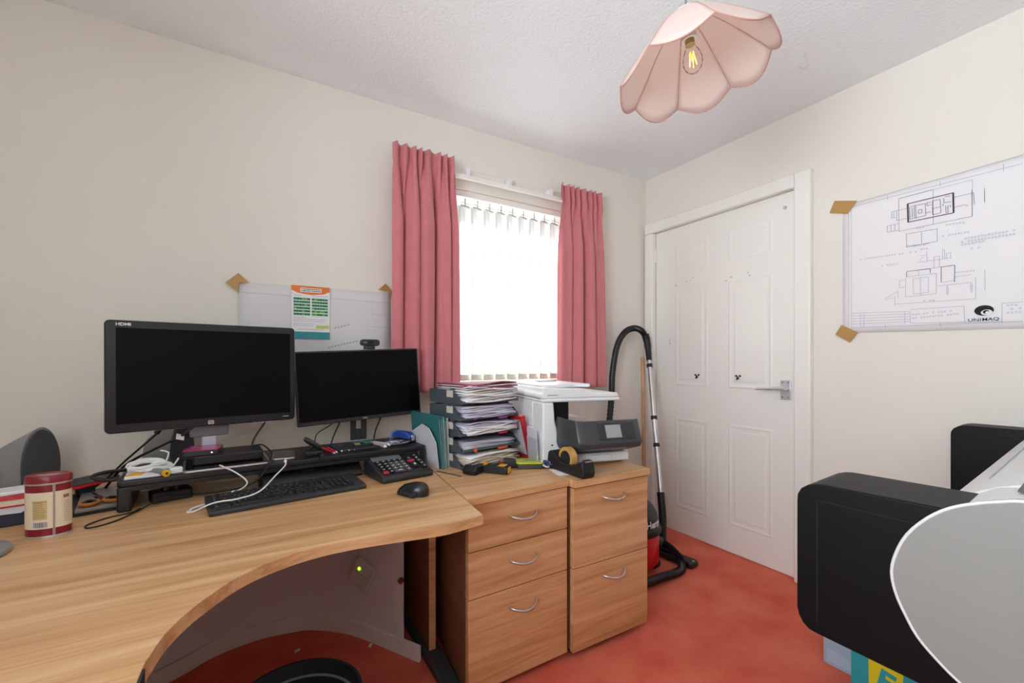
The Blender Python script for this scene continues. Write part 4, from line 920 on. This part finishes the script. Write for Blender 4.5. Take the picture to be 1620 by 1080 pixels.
single('silver_disc', MB().lathe([(0, 0), (.100, 0), (.104, .004), (.102, .010), (.080, .016), (0, .018)], 40), mat('satin_silver', '9B9DA0', .35, .4), 'smooth silver disc-shaped stand foot at the left edge of the desk', 'stand', (-.585, -.700, ZT), 0, smooth=40)
# cables about the riser
def cable(label, P, r_, m, ends=(), group='black cables', sub=6):
    t = thing('cable', label, 'cable', P[0], 0, group)
    MB().tube(P, r_, 8, sub=sub).build('lead', m, t, smooth=60, world=True)
    for a, b, rr in ends: MB().tube([a, b], rr, 10).build('connector', m, t, smooth=50, world=True)
    return t
cable('black cable with a thick plug running down left from the larger monitor', [(-.250, -.330, .905), (-.262, -.328, .880), (-.290, -.32, .850), (-.36, -.28, .780), (-.42, -.24, .715), (-.46, -.22, ZT + .02)], .0032, BLACK, [((-.252, -.330, .900), (-.275, -.326, .868), .008)])
tg = cable('black cable with a white tag under the larger monitor', [(-.165, -.32, .900), (-.178, -.325, .880), (-.215, -.32, .850), (-.28, -.30, .815), (-.34, -.27, .780), (-.38, -.25, .745), (-.43, -.19, ZT + .012)], .0042, BLACK)
MB(TR(-.212, -.328, .851, rz=R(30), rx=R(60), ry=R(20))).box(-.012, .012, -.010, .010, -.001, .001).build('tag', PAPER, tg, world=True)
cable('folded black cable sticking out beyond the left end of the riser', [(-.300, -.33, ZT + RH + .006), (-.34, -.37, ZT + RH + .010), (-.385, -.40, ZT + RH + .014), (-.408, -.42, ZT + RH + .008), (-.385, -.425, ZT + RH - .004), (-.345, -.435, ZT + RH - .004), (-.33, -.43, ZT + RH + .006)], .0052, BLACK)
cable('thin black cable looping on the desk from under the riser', [(-.175, -.415, ZT + .010), (-.235, -.445, ZT + .022), (-.285, -.500, ZT + .006), (-.330, -.575, ZT + .0025), (-.372, -.600, ZT + .0025), (-.382, -.570, ZT + .0025), (-.350, -.525, ZT + .0025), (-.305, -.505, ZT + .0025), (-.29, -.47, ZT + .0025)], .0022, BLACK)
cable('black cable from the larger monitor down to its base', [(.045, -.285, .895), (.030, -.285, .870), (.005, -.290, .830), (-.005, -.300, ZT + RH + .044), (.010, -.33, ZT + RH + .046)], .0034, BLACK)
cable('black cable drooping over the riser front edge beside the phone', [(-.005, -.330, ZT + RH + .044), (.025, -.345, ZT + RH + .048), (.052, -.390, ZT + RH + .025), (.042, -.465, ZT + RH + .006), (.02, -.488, ZT + .060), (-.02, -.470, ZT + .030), (-.10, -.43, ZT + .012), (-.18, -.40, ZT + .008)], .0026, BLACK)
cable('thin black cable hanging below the left half of the smaller monitor', [(.290, -.185, .850), (.270, -.190, .835), (.225, -.200, .810), (.213, -.215, .785), (.212, -.23, ZT + RH + .003)], .0022, BLACK)
cable('thicker black cable hanging below the smaller monitor, left of its neck', [(.318, -.180, .855), (.305, -.185, .830), (.285, -.20, .790), (.275, -.21, ZT + RH + .004)], .0034, BLACK)
cable('black cable hanging below the smaller monitor, right of its neck', [(.500, -.150, .870), (.490, -.155, .850), (.465, -.170, .800), (.455, -.18, ZT + RH + .005)], .0034, BLACK)
pb = thing('power_adapter', 'black multi-way power adapter on the desk under the left half of the riser', 'adapter', (-.225, -.395, ZT), R(16))
MB().prism(rrect(-.055, .050, -.030, .035, .008), 0, .032, 'XY').build('body', BLACK, pb, bevel=.004)
for x in (-.015, .014): MB().cyl((x, .0, .032), .012, .018, 'Z', 16).build('plug', BLACK, pb, smooth=40)
for x in (-.012, .018): MB().cyl((x, -.012, .050), .004, .002, 'Z', 10).build('pin', LGREY, pb)
# ================================================================== ON THE PEDESTALS
# upright folders
fo = [('teal', '2E6F74', 'dark teal card folder, leftmost of the upright folders'), ('teal2', '3E8A8C', 'mid teal card folder, second of the upright folders'), ('aqua', '8FC2C0', 'pale aqua folder in the middle of the upright folders'), ('teal3', '357C80', 'teal folder next to the white folder by the letter trays'), ('white', 'D9DCD8', 'white folder nearest the letter trays')]
for i, (nm, c, lab) in enumerate(fo):
    t = thing('document_folder', lab, 'folder', (.662 + i * .0085, -.478 + i * .006, ZT), R(9), 'upright folders between riser and trays', ry=R(-5.0 + i * .7))
    hgt = .212 - i * .004; m_ = mat('folder_' + nm, c, .6)
    MB().box(-.0035, -.0023, 0, .245, 0, hgt).build('front_cover', m_, t)
    MB().box(.0023, .0035, 0, .245, 0, hgt + .008).build('back_cover', m_, t)
    MB().box(-.0018, .0018, .004, .24, .002, hgt - .006).build('papers', PAPER, t)
single('white_envelope', MB().prism([(0, 0), (.19, 0), (.20, .135), (.10, .178), (.045, .165), (.0, .11)], 0, .003, 'YZ'), PAPER2, 'white torn envelope standing against the upright folders', 'envelope', (.645, -.470, ZT), R(10), ry=R(-7))
single('steel_ruler', MB().box(-.005, .005, -.08, .05, 0, .002), mat('steel_dark', '6A6C70', .35, .6), 'narrow dark steel rule lying across the seam between desk and pedestal', 'ruler', (.648, -.540, ZT), R(24))
# letter trays
TM = TR(.722, -.522, ZT, rz=R(11.5)); TW, TD, TS = .312, .235, .0655
TG = mat('tray_grey', '4C555B', .45)
tray_lab = ['bottom grey letter tray of the stack', 'second grey letter tray from the bottom', 'third grey letter tray, in the middle of the stack', 'fourth grey letter tray from the bottom', 'top grey letter tray, piled with papers']
def letter_tray(k):
    t = thing('letter_tray', tray_lab[k], 'letter tray', tuple(TM @ Vector((0, 0, TS * k))), R(11.5), 'stacked letter trays')
    MB().box(0, TW, 0, TD, .006, .009).build('floor_plate', TG, t)
    MB().box(.0, TW, -.004, .002, .002, .013).build('front_lip', TG, t, bevel=.001)
    sd = [(0, .0), (TD, 0), (TD, .058), (.075, .058), (.035, .040), (0, .012)]
    for x in (-.003, TW): MB().prism(sd, x, x + .003, 'YZ').build('side_wall', TG, t)
    MB().box(0, TW, TD - .003, TD, 0, .058).build('back_wall', TG, t)
    for x in (-.003, TW - .009): MB().box(x, x + .012, .060, .075, .058, TS - .0005).build('stacking_post', TG, t)
    MB().box(-.006, -.003, .055, .098, .028, .056).build('index_tab', mat('tab_white', 'CFC9BE', .6), t)
    return t
for k in range(5): letter_tray(k)
def papers(k, label, cols, zlo, zhi, n, spread, over):
    t = thing('paper_stack', label, 'papers', tuple(TM @ Vector((.01, 0, TS * k + .0095))), R(11.5), 'papers in the letter trays')
    q = random.Random(k * 13 + 5); z = 0; th = (zhi - zlo) / n
    for i in range(n):
        m_ = cols[q.randrange(len(cols))]; dx, dy, a = q.uniform(-spread, spread), q.uniform(-spread, spread), q.uniform(-.05, .05)
        a0 = (.010, -over + .012); w_, d_ = TW - .045, TD - .032 + over
        sag = q.uniform(.002, .007)
        def sf(u, v, dx=dx, dy=dy, a=a, z=z, sag=sag):
            X = w_ * u; Y = d_ * v; x = .012 + dx + X * math.cos(a) - (Y) * math.sin(a); y = a0[1] + dy + X * math.sin(a) + Y * math.cos(a)
            e = max(0, .03 - y) / .03
            return (x, y, z + th * .5 - sag * .8 * (e ** 1.5) * math.sin(pi * u * 1.3 + 1.1 * i))
        MB().grid(sf, 6, 6).build('paper_sheaf', m_, t, smooth=50, solid=th * .88)
        z += th
    return t
WINE = mat('card_wine', '8E3A52', .6); LAV = mat('paper_lavender', 'C6C2D6', .85)
papers(0, 'brown and white papers spilling out of the bottom letter tray', [PAPER, PAPER3, PAPER2, PAPER], 0, .040, 9, .010, .040)
papers(1, 'thick grey-white ream in the second letter tray from the bottom', [PAPER2, LAV], 0, .026, 5, .002, .006)
papers(2, 'untidy white papers in the middle letter tray', [PAPER, LAV, PAPER2, PAPER], 0, .040, 10, .009, .030)
papers(3, 'thick pile of pale papers in the fourth letter tray', [LAV, PAPER2, LAV, PAPER], 0, .044, 11, .008, .016)
papers(4, 'white and wine-red papers heaped on the top letter tray', [PAPER, PAPER3, PAPER, PAPER, PAPER2, WINE, PAPER], 0, .074, 14, .011, .028)
single('brown_envelope', MB().box(-.075, .075, -.045, .045, 0, .003), mat('kraft', 'B9977A', .7), 'brown card envelope on the papers in the bottom letter tray', 'envelope', tuple(TM @ Vector((.175, .065, .0515))), R(13))
for k, c, nm in ((1, 'E0582C', 'orange'), (2, 'C23A4E', 'red'), (3, '8E3A8E', 'purple')):
    single('index_sticker', MB().prism([(-.03, 0), (.035, .0), (.022, -.0085), (-.016, -.0085)], -.0018, 0, 'XZ'), mat('sticker_' + nm, c, .5), '%s tab stuck under the front lip of a letter tray' % nm, 'sticker', tuple(TM @ Vector((.215, -.0042, TS * k + .0025))), R(11.5))
    single('index_sticker', MB().box(-.008, .008, -.0016, 0, -.006, .007), mat('sticker_' + nm, c, .5), 'small %s sticker on the left end of a letter tray lip' % nm, 'sticker', tuple(TM @ Vector((.068, -.0042, TS * k + .006))), R(11.5))
# red box file leaning, clear wallets
bf = thing('box_file', 'red-edged folder leaning between the letter trays and the printer', 'folder', (1.062, -.398, ZT + .002), R(2), ry=R(-14))
MB().box(-.0015, .001, -.094, .10, .018, .182).build('cover', mat('folder_grey', 'C2BFC6', .6), bf)
fr_ = MB(); fr_.box(-.004, .016, -.112, .10, 0, .018).box(-.004, .016, -.112, -.094, .018, .200).box(-.004, .016, -.094, .10, .182, .200)
fr_.build('red_frame', mat('file_red', 'B3202C', .35), bf, bevel=.002)
MB().box(.001, .014, -.090, .095, .020, .180).build('papers', PAPER2, bf)
for z in (.03, .06, .09, .13): MB().cyl((.011, -.1135, z), .0022, .002, 'Y', 8).build('rivet', LGREY, bf)
CLEARP = mat('clear_plastic', 'D6D4DE', .15, alpha=.55)
for i, (lab) in enumerate(('clear plastic wallet nearest the red-edged folder', 'clear plastic wallet against the side of the printer')):
    single('plastic_wallet', MB().box(-.0015, .0015, -.06, .05, 0, .150 - i * .035), CLEARP if i else mat('wallet_white', 'DCDAE4', .5), lab, 'wallet', (1.036 - i * .012, -.575 - i * .015, ZT + .0003), R(-12), ry=R(-4), group='plastic wallets')
# small tools along the pedestal front
bc = thing('zip_case', 'small black zipped case in front of the letter trays', 'case', (.748, -.592, ZT), R(30))
MB().prism([(-.042, 0), (.042, 0), (.046, .016), (.030, .034), (-.030, .036), (-.046, .018)], -.032, .030, 'XZ').build('shell', BLACK, bc, bevel=.007, seg=3)
MB().box(-.047, .047, -.034, .032, .0165, .0195).build('zip', BLACKM, bc, bevel=.001)
MB(TR(-.004, -.004, .0362, rz=R(-8))).box(-.018, .018, -.004, .004, 0, .0006).build('printed_mark', LGREY, bc)
lm = thing('laser_measure', 'black and yellow laser distance meter beside the zipped case', 'measure', (.818, -.628, ZT), R(50))
MB().prism([(-.062, 0), (.062, 0), (.062, .028), (.040, .031), (-.062, .031)], -.023, .023, 'XZ').build('body', BLACK, lm, bevel=.004)
lm.rotation_euler = (0, 0, R(-52)); MTX[lm.name] = Matrix.Translation(lm.location) @ lm.rotation_euler.to_matrix().to_4x4()
MB().box(.058, .0635, -.016, .016, .005, .026).build('end_cap', mat('meter_yellow', 'E3A21C', .4), lm, bevel=.001)
MB().box(-.055, -.030, -.021, .021, .031, .0335).build('yellow_grip', MATS['meter_yellow'], lm, bevel=.001)
MB().box(.020, .050, -.021, .021, .031, .0325).build('yellow_panel', MATS['meter_yellow'], lm, bevel=.001)
for k in range(6): MB().box(-.024 + (k // 2) * .013, -.014 + (k // 2) * .013, -.014 + (k % 2) * .015, -.003 + (k % 2) * .015, .031, .0335).build('button', mat('btn', '3A3A34', .5), lm, bevel=.001)
tt = thing('tape_measure', 'dark rounded tape measure with an orange button behind the laser meter', 'tape measure', (.905, -.585, ZT), R(-20))
MB().prism([(-.034, 0), (.034, 0), (.036, .020), (.026, .036), (-.012, .040), (-.034, .026)], -.018, .018, 'XZ').build('case', CHAR, tt, bevel=.006, seg=3)
MB().box(-.034, -.020, -.012, .012, .020, .036).build('orange_button', mat('tool_orange', 'C0653A', .5), tt, bevel=.003)
gt = thing('mint_tin', 'flat tin with a lime green lid in front of the printer', 'tin', (.985, -.622, ZT), R(-28))
MB().prism(rrect(-.055, .055, -.040, .040, .014), 0, .020, 'XY').build('body', mat('tin_olive', '4E4C40', .35, .3), gt, bevel=.003)
MB().prism(rrect(-.057, .057, -.042, .042, .015), .020, .028, 'XY').build('lid', mat('tin_lime', 'B8BE3A', .35), gt, bevel=.004)
MB().prism(ell(0, 0, .028, .012, 24), .0281, .0287, 'XY').build('lid_print', mat('tin_grey', '8E9070', .5), gt)
kn = thing('key_lanyard', 'small knot of blue and white striped lanyard beside the tape dispenser', 'lanyard', (1.040, -.675, ZT + .004), 0)
LB = mat('lanyard_blue', '3A3E74', .7); LW = mat('lanyard_white', 'CFD0DA', .7)
q = random.Random(4)
for m_, sd in ((LB, 1), (LW, 2), (LB, 3)):
    q = random.Random(sd); MB().tube([(q.uniform(-.024, .024), q.uniform(-.022, .022), q.uniform(.002, .030)) for _ in range(9)], .0042, 7, sub=5).build('cord', m_, kn, smooth=60)
single('pliers', MB().tube([(-.05, 0, .006), (-.01, .012, .008), (.045, .016, .006)], .006, 8, sub=4).tube([(-.05, .02, .006), (-.01, .008, .008), (.045, -.004, .006)], .006, 8, sub=4), mat('tool_steel', '6C7278', .3, .7), 'grey metal pliers behind the lime green tin', 'pliers', (1.010, -.545, ZT), R(20), smooth=50)
single('note_paper', MB().box(-.07, .07, -.05, .05, 0, .0008), PAPER, 'white slip of paper under the tape dispenser', 'paper', (1.085, -.765, ZT + .0002), R(-15))
# tape dispenser
td = thing('tape_dispenser', 'black tape dispenser with a roll of brown tape in front of the printer', 'tape dispenser', (1.076, -.782, ZT + .001), R(-90))
MB().prism([(-.112, 0), (.105, 0), (.112, .020), (.104, .060), (.090, .062), (.062, .045), (.030, .036), (-.030, .040), (-.072, .062), (-.100, .074), (-.114, .066), (-.120, .030)], -.030, .030, 'XZ').build('body', BLACK, td, bevel=.006, seg=3)
rl = MB(); P = []
for k in range(33):
    a = 2 * pi * k / 32; P.append((math.cos(a), math.sin(a)))
vs = []; fs = []
for k in range(32):
    c_, s_ = P[k]
    for rr, y in ((.044, -.013), (.044, .013), (.030, .013), (.030, -.013)): vs.append((-.018 + rr * c_, y, .054 + rr * s_))
for k in range(32):
    for j in range(4): fs.append((k * 4 + j, ((k + 1) % 32) * 4 + j, ((k + 1) % 32) * 4 + (j + 1) % 4, k * 4 + (j + 1) % 4))
rl.add(vs, fs).build('tape_roll', mat('tape_roll', 'C89A58', .35), td, smooth=40)
MB().cyl((-.018, -.016, .054), .029, .032, 'Y', 28).build('hub', BLACKM, td, smooth=40)
MB().box(.088, .108, -.018, .018, .060, .066).build('cutter', CHROME, td)
# printer
PRM = (1.03, -.655, ZT); pr = thing('office_printer', 'white office printer with a dark output tray and touch screen', 'printer', PRM, -R(12))
b_ = MB()
b_.prism([(0, 0), (.40, 0), (.40, .30), (.375, .300), (.375, .44), (0, .44)], .012, .30, 'XY') if False else None
b_.box(0, .385, .118, .500, .012, .150).box(0, .060, .118, .500, .150, .275)
b_.build('body', OFFW, pr, bevel=.006)
pil = MB(); pil.prism([(0, .012), (.095, .012), (.095, .105), (.070, .140), (.056, .190), (.050, .268), (0, .268)], -.0, .118, 'XZ')
pil.build('front_pillar', OFFW, pr, bevel=.008, seg=3)
MB().prism(rrect(-.003, .372, -.006, .505, .02), .268, .283, 'XY').build('scanner_base', OFFW, pr, bevel=.006, seg=3)
MB().prism([(-.002, .283), (.352, .283), (.360, .292), (.352, .303), (.235, .306), (.190, .322), (.0, .330), (-.002, .325)], -.006, .500, 'XZ').build('scanner_body', OFFW, pr, bevel=.006, seg=3)
MB().prism([(.004, .498), (.004, .030), (.020, .010), (.180, .060), (.236, .040), (.254, .060), (.254, .498)], .326, .340, 'XY').build('lid', OFFW, pr, bevel=.004)
MB().prism([(.10, .30), (.20, .30), (.17, .42), (.13, .42)], .340, .346, 'XY').build('feeder_hatch', LGREY, pr, bevel=.002)
MB().box(-.0042, -.0020, .02, .48, .2815, .2835).build('seam', MGREY, pr)
MB().box(.018, .068, -.0066, -.006, .2965, .2995).build('printed_mark', MGREY, pr)
PD = mat('printer_dark', '3A3C40', .35)
cavm = MB(); cavm.box(.060, .215, .200, .500, .150, .267); cavm.build('output_recess', mat('printer_black', '1A1B1E', .5), pr)
trp = [(.115, .100), (.115, .165), (.02, .150), (-.060, .168), (-.100, .196), (-.118, .200), (-.152, .112), (-.145, .092), (-.05, .062), (.06, .055)]
trm = MB()
N_ = 10; secs = []
for j, (x, sc, dz) in enumerate(((.062, .55, .020), (.074, .78, .010), (.096, .95, .003), (.130, 1.0, 0), (.372, 1.0, 0), (.384, .96, .002))):
    secs.append([(x, .115 + (y - .115) * sc, .13 + (z - .13) * (.75 + .25 * sc) + dz) for y, z in trp])
n_ = len(trp); vs = [p for s_ in secs for p in s_]; fs = [tuple(range(n_)), tuple(range(len(vs) - 1, len(vs) - 1 - n_, -1))]
for j in range(len(secs) - 1):
    for i in range(n_): fs.append((j * n_ + i, (j + 1) * n_ + i, (j + 1) * n_ + (i + 1) % n_, j * n_ + (i + 1) % n_))
trm.add(vs, fs).build('output_tray', PD, pr, bevel=.004, smooth=40)
cpm = Matrix.Translation((.255, -.1355, .157)) @ Matrix.Rotation(math.atan2(.034, .088) * -1, 4, 'X')
cp_ = MB(cpm).box(-.075, .095, -.0022, .0, -.034, .034).build('control_panel', mat('panel_grey', '2C2D31', .25), pr, bevel=.001)
MB(cpm).box(-.040, .030, -.0030, -.0022, -.026, .026).build('touch_screen', mat('touch_glass', '9A9CA0', .25), cp_)
MB().box(.06, .388, -.040, .10, .012, .052).build('paper_drawer', OFFW, pr, bevel=.006)
MB().box(.14, .300, -.046, -.040, .018, .046).build('drawer_lip', OFFW, pr, bevel=.004)
for x, y in ((.02, .02), (.38, .02), (.02, .48), (.38, .48)): MB().cyl((x, y, 0), .012, .014, 'Z', 12).build('foot', BLACK, pr)
MB().box(.038, .046, -.0012, .0, .086, .092).build('port', BLACK, pr)

# ================================================================== VACUUM AND BROOM
vc = thing('vacuum_cleaner', 'red and black tub vacuum cleaner with chrome wand, behind the pedestals', 'vacuum cleaner', (1.735, -.430, 0))
MB().lathe([(0, .035), (.150, .035), (.168, .055), (.170, .205), (.165, .215), (0, .215)], 40).build('tub', mat('vac_red', 'CC1A1C', .3), vc, smooth=40)
MB().lathe([(.150, .205), (.178, .208), (.180, .222), (.176, .236), (.160, .246), (.140, .246)], 40).build('rim', BLACK, vc, smooth=40)
cap = MB().lathe([(.168, .238), (.166, .262), (.158, .300), (.140, .335), (.105, .362), (.055, .375), (0, .378)], 40).build('cap', BLACK, vc, smooth=40)
# name lettering wrapped round the cap
lt = text('lettering', 'Henry', .052, mat('vac_white', 'E8E8E8', .4), cap, Matrix.Identity(4), .0006, .95, .0012)
def wrapcap(me, a0, k=1.0):
    for v in me.vertices:
        ang = a0 + v.co.x / .166; r_ = (.166 - max(0, v.co.y) * .22 + .0022 + v.co.z) * k
        v.co = Vector((r_ * math.cos(ang), r_ * math.sin(ang), .268 + v.co.y * .92))
lt.data.transform(Matrix.Identity(4)); wrapcap(lt.data, R(-78))
MB().tube([(-.08, 0, .372), (-.08, 0, .40), (.06, 0, .40), (.06, 0, .372)], .010, 10, sub=3).build('carry_handle', BLACK, vc, smooth=50)
for a in (40, 140, 220, 320): MB().cyl((.145 * math.cos(R(a)) - .012, .145 * math.sin(R(a)), .032), .032, .024, 'X', 18).build('castor', BLACK, vc, smooth=40)
RIBS = BLACK
MB().tube([(1.885, -.50, .125), (1.905, -.515, .115)], .034, 18).build('hose_collar', BLACK, vc, smooth=50, world=True)
hp_ = [(1.880, -.505, .130), (1.915, -.530, .118), (1.945, -.570, .085), (1.945, -.615, .050), (1.905, -.650, .030), (1.84, -.66, .028), (1.74, -.655, .03), (1.62, -.64, .03), (1.53, -.50, .03), (1.58, -.22, .03), (1.75, -.10, .20), (1.92, -.065, .55), (1.975, -.06, .85), (1.985, -.06, 1.02), (2.02, -.065, 1.20), (2.08, -.075, 1.295), (2.16, -.085, 1.325), (2.225, -.095, 1.30), (2.252, -.105, 1.235)]
pts_ = spline([Vector(p) for p in hp_], 22)
rad = [.0195 + .0016 * (1 if k % 2 else -1) for k in range(len(pts_))]
MB().tube(pts_, rad, 12).build('hose', BLACK, vc, smooth=75, world=True)
WT, WB = Vector((2.255, -.108, 1.225)), Vector((2.072, -.375, .30))
d_ = (WB - WT).normalized(); up_ = WT - d_ * .02
wand = MB().tube([WT + d_ * .10, WT + d_ * .16, WT + d_ * .24, WB], .0155, 16).build('wand', CHROME, vc, smooth=50, world=True)
MB().tube([(2.240, -.100, 1.285), (2.252, -.105, 1.24), WT + d_ * .06, WT + d_ * .12], [.024, .022, .019, .018], 14, sub=4).build('wand_grip', BLACK, vc, smooth=50, world=True)
for s_ in (.145, .49, .90 * (WB - WT).length + .0 if False else .66): MB().tube([WT + d_ * s_, WT + d_ * (s_ + .022)], .0195, 16).build('wand_collar', BLACK, wand, smooth=40, world=True)
MB().tube([WB - d_ * .03, WB + d_ * .10, (2.030, -.425, .085), (2.022, -.440, .045)], [.022, .022, .021, .019], 14, sub=4).build('elbow', BLACK, vc, smooth=50, world=True)
FM = TR(2.010, -.480, 0, rz=R(-84))
MB(FM).prism(rrect(-.150, .165, -.038, .038, .02), .004, .034, 'XY').build('floor_tool', BLACK, vc, bevel=.008, seg=3, world=True)
MB(FM).box(-.06, .05, -.02, .02, .034, .050).build('floor_tool_neck', BLACK, vc, bevel=.005, world=True)
MB(FM).cyl((.150, 0, .0338), .006, .002, 'Z', 10).build('tool_screw', LGREY, vc, world=True)
br = thing('broom', 'wooden broom leaning in the corner behind the vacuum wand', 'broom', (2.12, -.21, 0))
MB().tube([(2.275, -.045, 1.135), (2.145, -.185, .150)], .012, 12).build('pole', MATS['pine'], br, smooth=50, world=True)
BMx = TR(2.115, -.215, 0, rz=R(40))
MB(BMx).box(-.13, .13, -.026, .026, .105, .145).build('head', MATS['pine'], br, bevel=.006, world=True)
bb = MB(BMx); q = random.Random(2)
for k in range(150):
    x, y = q.uniform(-.122, .122), q.uniform(-.02, .02); e = q.uniform(-.012, .012)
    bb.add([(x - .0022, y, .106), (x + .0022, y, .106), (x + e + .0016, y * 1.5, .003), (x + e - .0016, y * 1.5, .003)], [(0, 1, 2, 3)])
    bb.add([(x, y - .0022, .106), (x, y + .0022, .106), (x + e, y * 1.5 + .0016, .003), (x + e, y * 1.5 - .0016, .003)], [(0, 1, 2, 3)])
bo = bb.build('bristles', mat('bristle', '8A6A48', .8), br, world=True); bo['kind'] = 'stuff'

# ================================================================== LARGE FORMAT PLOTTER
ax = R(4.883)
PLM = TR(.900, -1.746, 0, rz=ax) @ Matrix.Diagonal((1, -1, 1, 1))     # local: u along the machine, v towards its back, z up
plo = thing('plotter', 'large-format plotter with black ends and grey-white covers on a stand', 'plotter', (1.6, -1.95, 0), ax)
def pu(): return MB(PLM)
def flip(mb): mb.f = [f[::-1] for f in mb.f]; return mb
PBLK = mat('plotter_black', '09090B', .5, spec=.22); PWHT = mat('plotter_white', 'D6D6D6', .4); PGRY = mat('plotter_end', '8A8986', .55)
prof = [(.30, .875), (0, .875), (-.014, .873), (-.027, .868), (-.037, .860), (-.043, .848), (-.044, .835), (-.044, .632), (-.041, .618), (-.034, .606), (-.024, .598), (-.011, .596), (.06, .592), (.30, .578)]
flip(pu().prism(prof, 0, .158, 'YZ')).build('end_housing', PBLK, plo, world=True, bevel=.003)
flip(pu().prism([(-.0105, .845), (-.0005, .8455), (.25, .8405), (.25, .838), (.0, .843), (-.008, .8425), (-.0082, .640), (-.0105, .600)], -.0012, .001, 'YZ')).build('panel_groove', mat('groove', '0A0A0B', .8), plo, world=True)
flip(pu().prism(prof, 1.29, 1.395, 'YZ')).build('end_housing', PBLK, plo, world=True, bevel=.003)
flip(pu().prism([(-.0105, .845), (-.0005, .8455), (.25, .8405), (.25, .838), (.0, .843), (-.008, .8425), (-.0082, .640), (-.0105, .600)], 1.2888, 1.291, 'YZ')).build('panel_groove', MATS['groove'], plo, world=True)
wp = [(.52, .84), (.44, .893), (.36, .908), (.29, .912), (.241, .910), (.222, .905), (.197, .896), (.170, .882), (.145, .860), (.121, .827), (.107, .791), (.102, .760), (.107, .729), (.118, .701), (.133, .672), (.154, .649), (.178, .629), (.21, .612), (.27, .598), (.52, .598)]
wps = [tuple(p)[:2] for p in spline([Vector((a, b, 0)) for a, b in wp], 3)]
flip(pu().prism(wps, -.020, .0, 'YZ')).build('end_panel', PGRY, plo, world=True, bevel=.0)
rim = pu().tube([(-.0185, a, b) for a, b in wps], .0026, 8); rim.build('end_panel_rim', PWHT, plo, world=True, smooth=60)
flip(pu().prism(wps, 1.395, 1.41, 'YZ')).build('end_panel', PGRY, plo, world=True)
lid = [(.128, .842), (.165, .872), (.195, .889), (.225, .900), (.27, .904), (.40, .892), (.52, .835), (.52, .60), (.20, .60), (.128, .70)]
flip(pu().prism(lid, .16, 1.288, 'YZ')).build('top_cover', PWHT, plo, world=True, bevel=.004)
flip(pu().prism([(.128, .842), (.20, .891), (.27, .904), (.30, .902), (.30, .86), (.15, .82)], .002, .16, 'YZ')).build('cover_end', PWHT, plo, world=True, bevel=.002)
flip(pu().prism([(.168, .8755), (.171, .878), (.171, .8745), (.168, .872)], .30, 1.28, 'YZ')).build('cover_seam', LGREY, plo, world=True)
flip(pu().prism([(.225, .9015), (.27, .9055), (.33, .9015), (.33, .899), (.27, .903), (.225, .899)], .10, 1.25, 'YZ')).build('feed_slot', DGREY, plo, world=True)
flip(pu().prism([(.06, .635), (.128, .66), (.128, .60), (.06, .60)], .158, 1.29, 'YZ')).build('front_bed', PBLK, plo, world=True, bevel=.003)
for u0 in (.16, 1.20):
    pu().box(u0, u0 + .06, .24, .40, .05, .60).build('stand_leg', PGRY, plo, world=True, bevel=.005)
    pu().box(u0, u0 + .06, .10, .56, .0, .05).build('stand_foot', PGRY, plo, world=True, bevel=.008)
pu().box(.20, 1.24, .29, .35, .25, .31).build('stand_beam', PGRY, plo, world=True)
# box and bag on the floor beneath
bx = thing('cardboard_box', 'pale blue box with a cut-out hand hole on the carpet under the plotter', 'box', (1.95, -1.50, 0), R(-1.5))
BXM = mat('box_blue', '9FB8CE', .5, var=.12, vscale=9)
def bxw(): return MB(Matrix.Translation((0, 0, 0)))
x0, x1, y0, y1, hh = 1.805, 2.10, -1.68, -1.348, .24
w = MB(); w.box(x0, x0 + .006, -1.435, y1, 0, hh).box(x0, x0 + .006, y0, -1.545, 0, hh).box(x0, x0 + .006, -1.545, -1.435, 0, .070).box(x0, x0 + .006, -1.545, -1.435, .112, hh)
w.box(x0 + .006, x1, y1 - .006, y1, 0, hh).box(x0 + .006, x1, y0, y0 + .006, 0, hh).box(x1 - .006, x1, y0, y1, 0, hh).box(x0 + .006, x1, y0, y1, 0, .006).box(x0, x1, y0, y1, hh, hh + .006)
w.build('walls', BXM, bx, world=True)
wv = MB(); 
def wave(u, v): 
    y = y1 - .01 - u * .30; return (x0 - .0012, y, .010 + .030 * v + .016 * math.sin(u * 9 + 1) * v + .02 * u * v)
wv.grid(wave, 24, 2).build('printed_wave', mat('box_wave', 'A9C6D8', .5), bx, world=True)
MB().box(x0 - .0012, x0, -1.53, -1.475, .022, .052).build('printed_patch', mat('box_patch', 'D8CFCB', .6), bx, world=True)
bg = thing('carrier_bag', 'teal and yellow paper bag in front of the pale blue box', 'bag', (1.72, -1.58, 0), 0)
TEAL = mat('bag_teal', '1FA0AC', .5)
w = MB(); w.prism([(1.70, -1.475), (1.70, -1.66), (1.775, -1.655), (1.775, -1.48)], 0, .17, 'XY').build('body', TEAL, bg, world=True)
yel = MB().add([(1.6992, -1.525, .0), (1.6992, -1.60, .0), (1.6992, -1.612, .17), (1.6992, -1.522, .17)], [(0, 1, 2, 3)]).build('yellow_panel', mat('bag_yellow', 'D9CF1E', .5), bg, world=True)
text('lettering', 'E', .085, TEAL, yel, MTX[bg.name].inverted() @ Matrix.Translation((1.6985, -1.567, .10)) @ Matrix.Rotation(-pi / 2, 4, 'Z') @ Matrix.Rotation(pi / 2, 4, 'X') @ Matrix.Rotation(R(-12), 4, 'Z'), .0003, 1.0, .003)
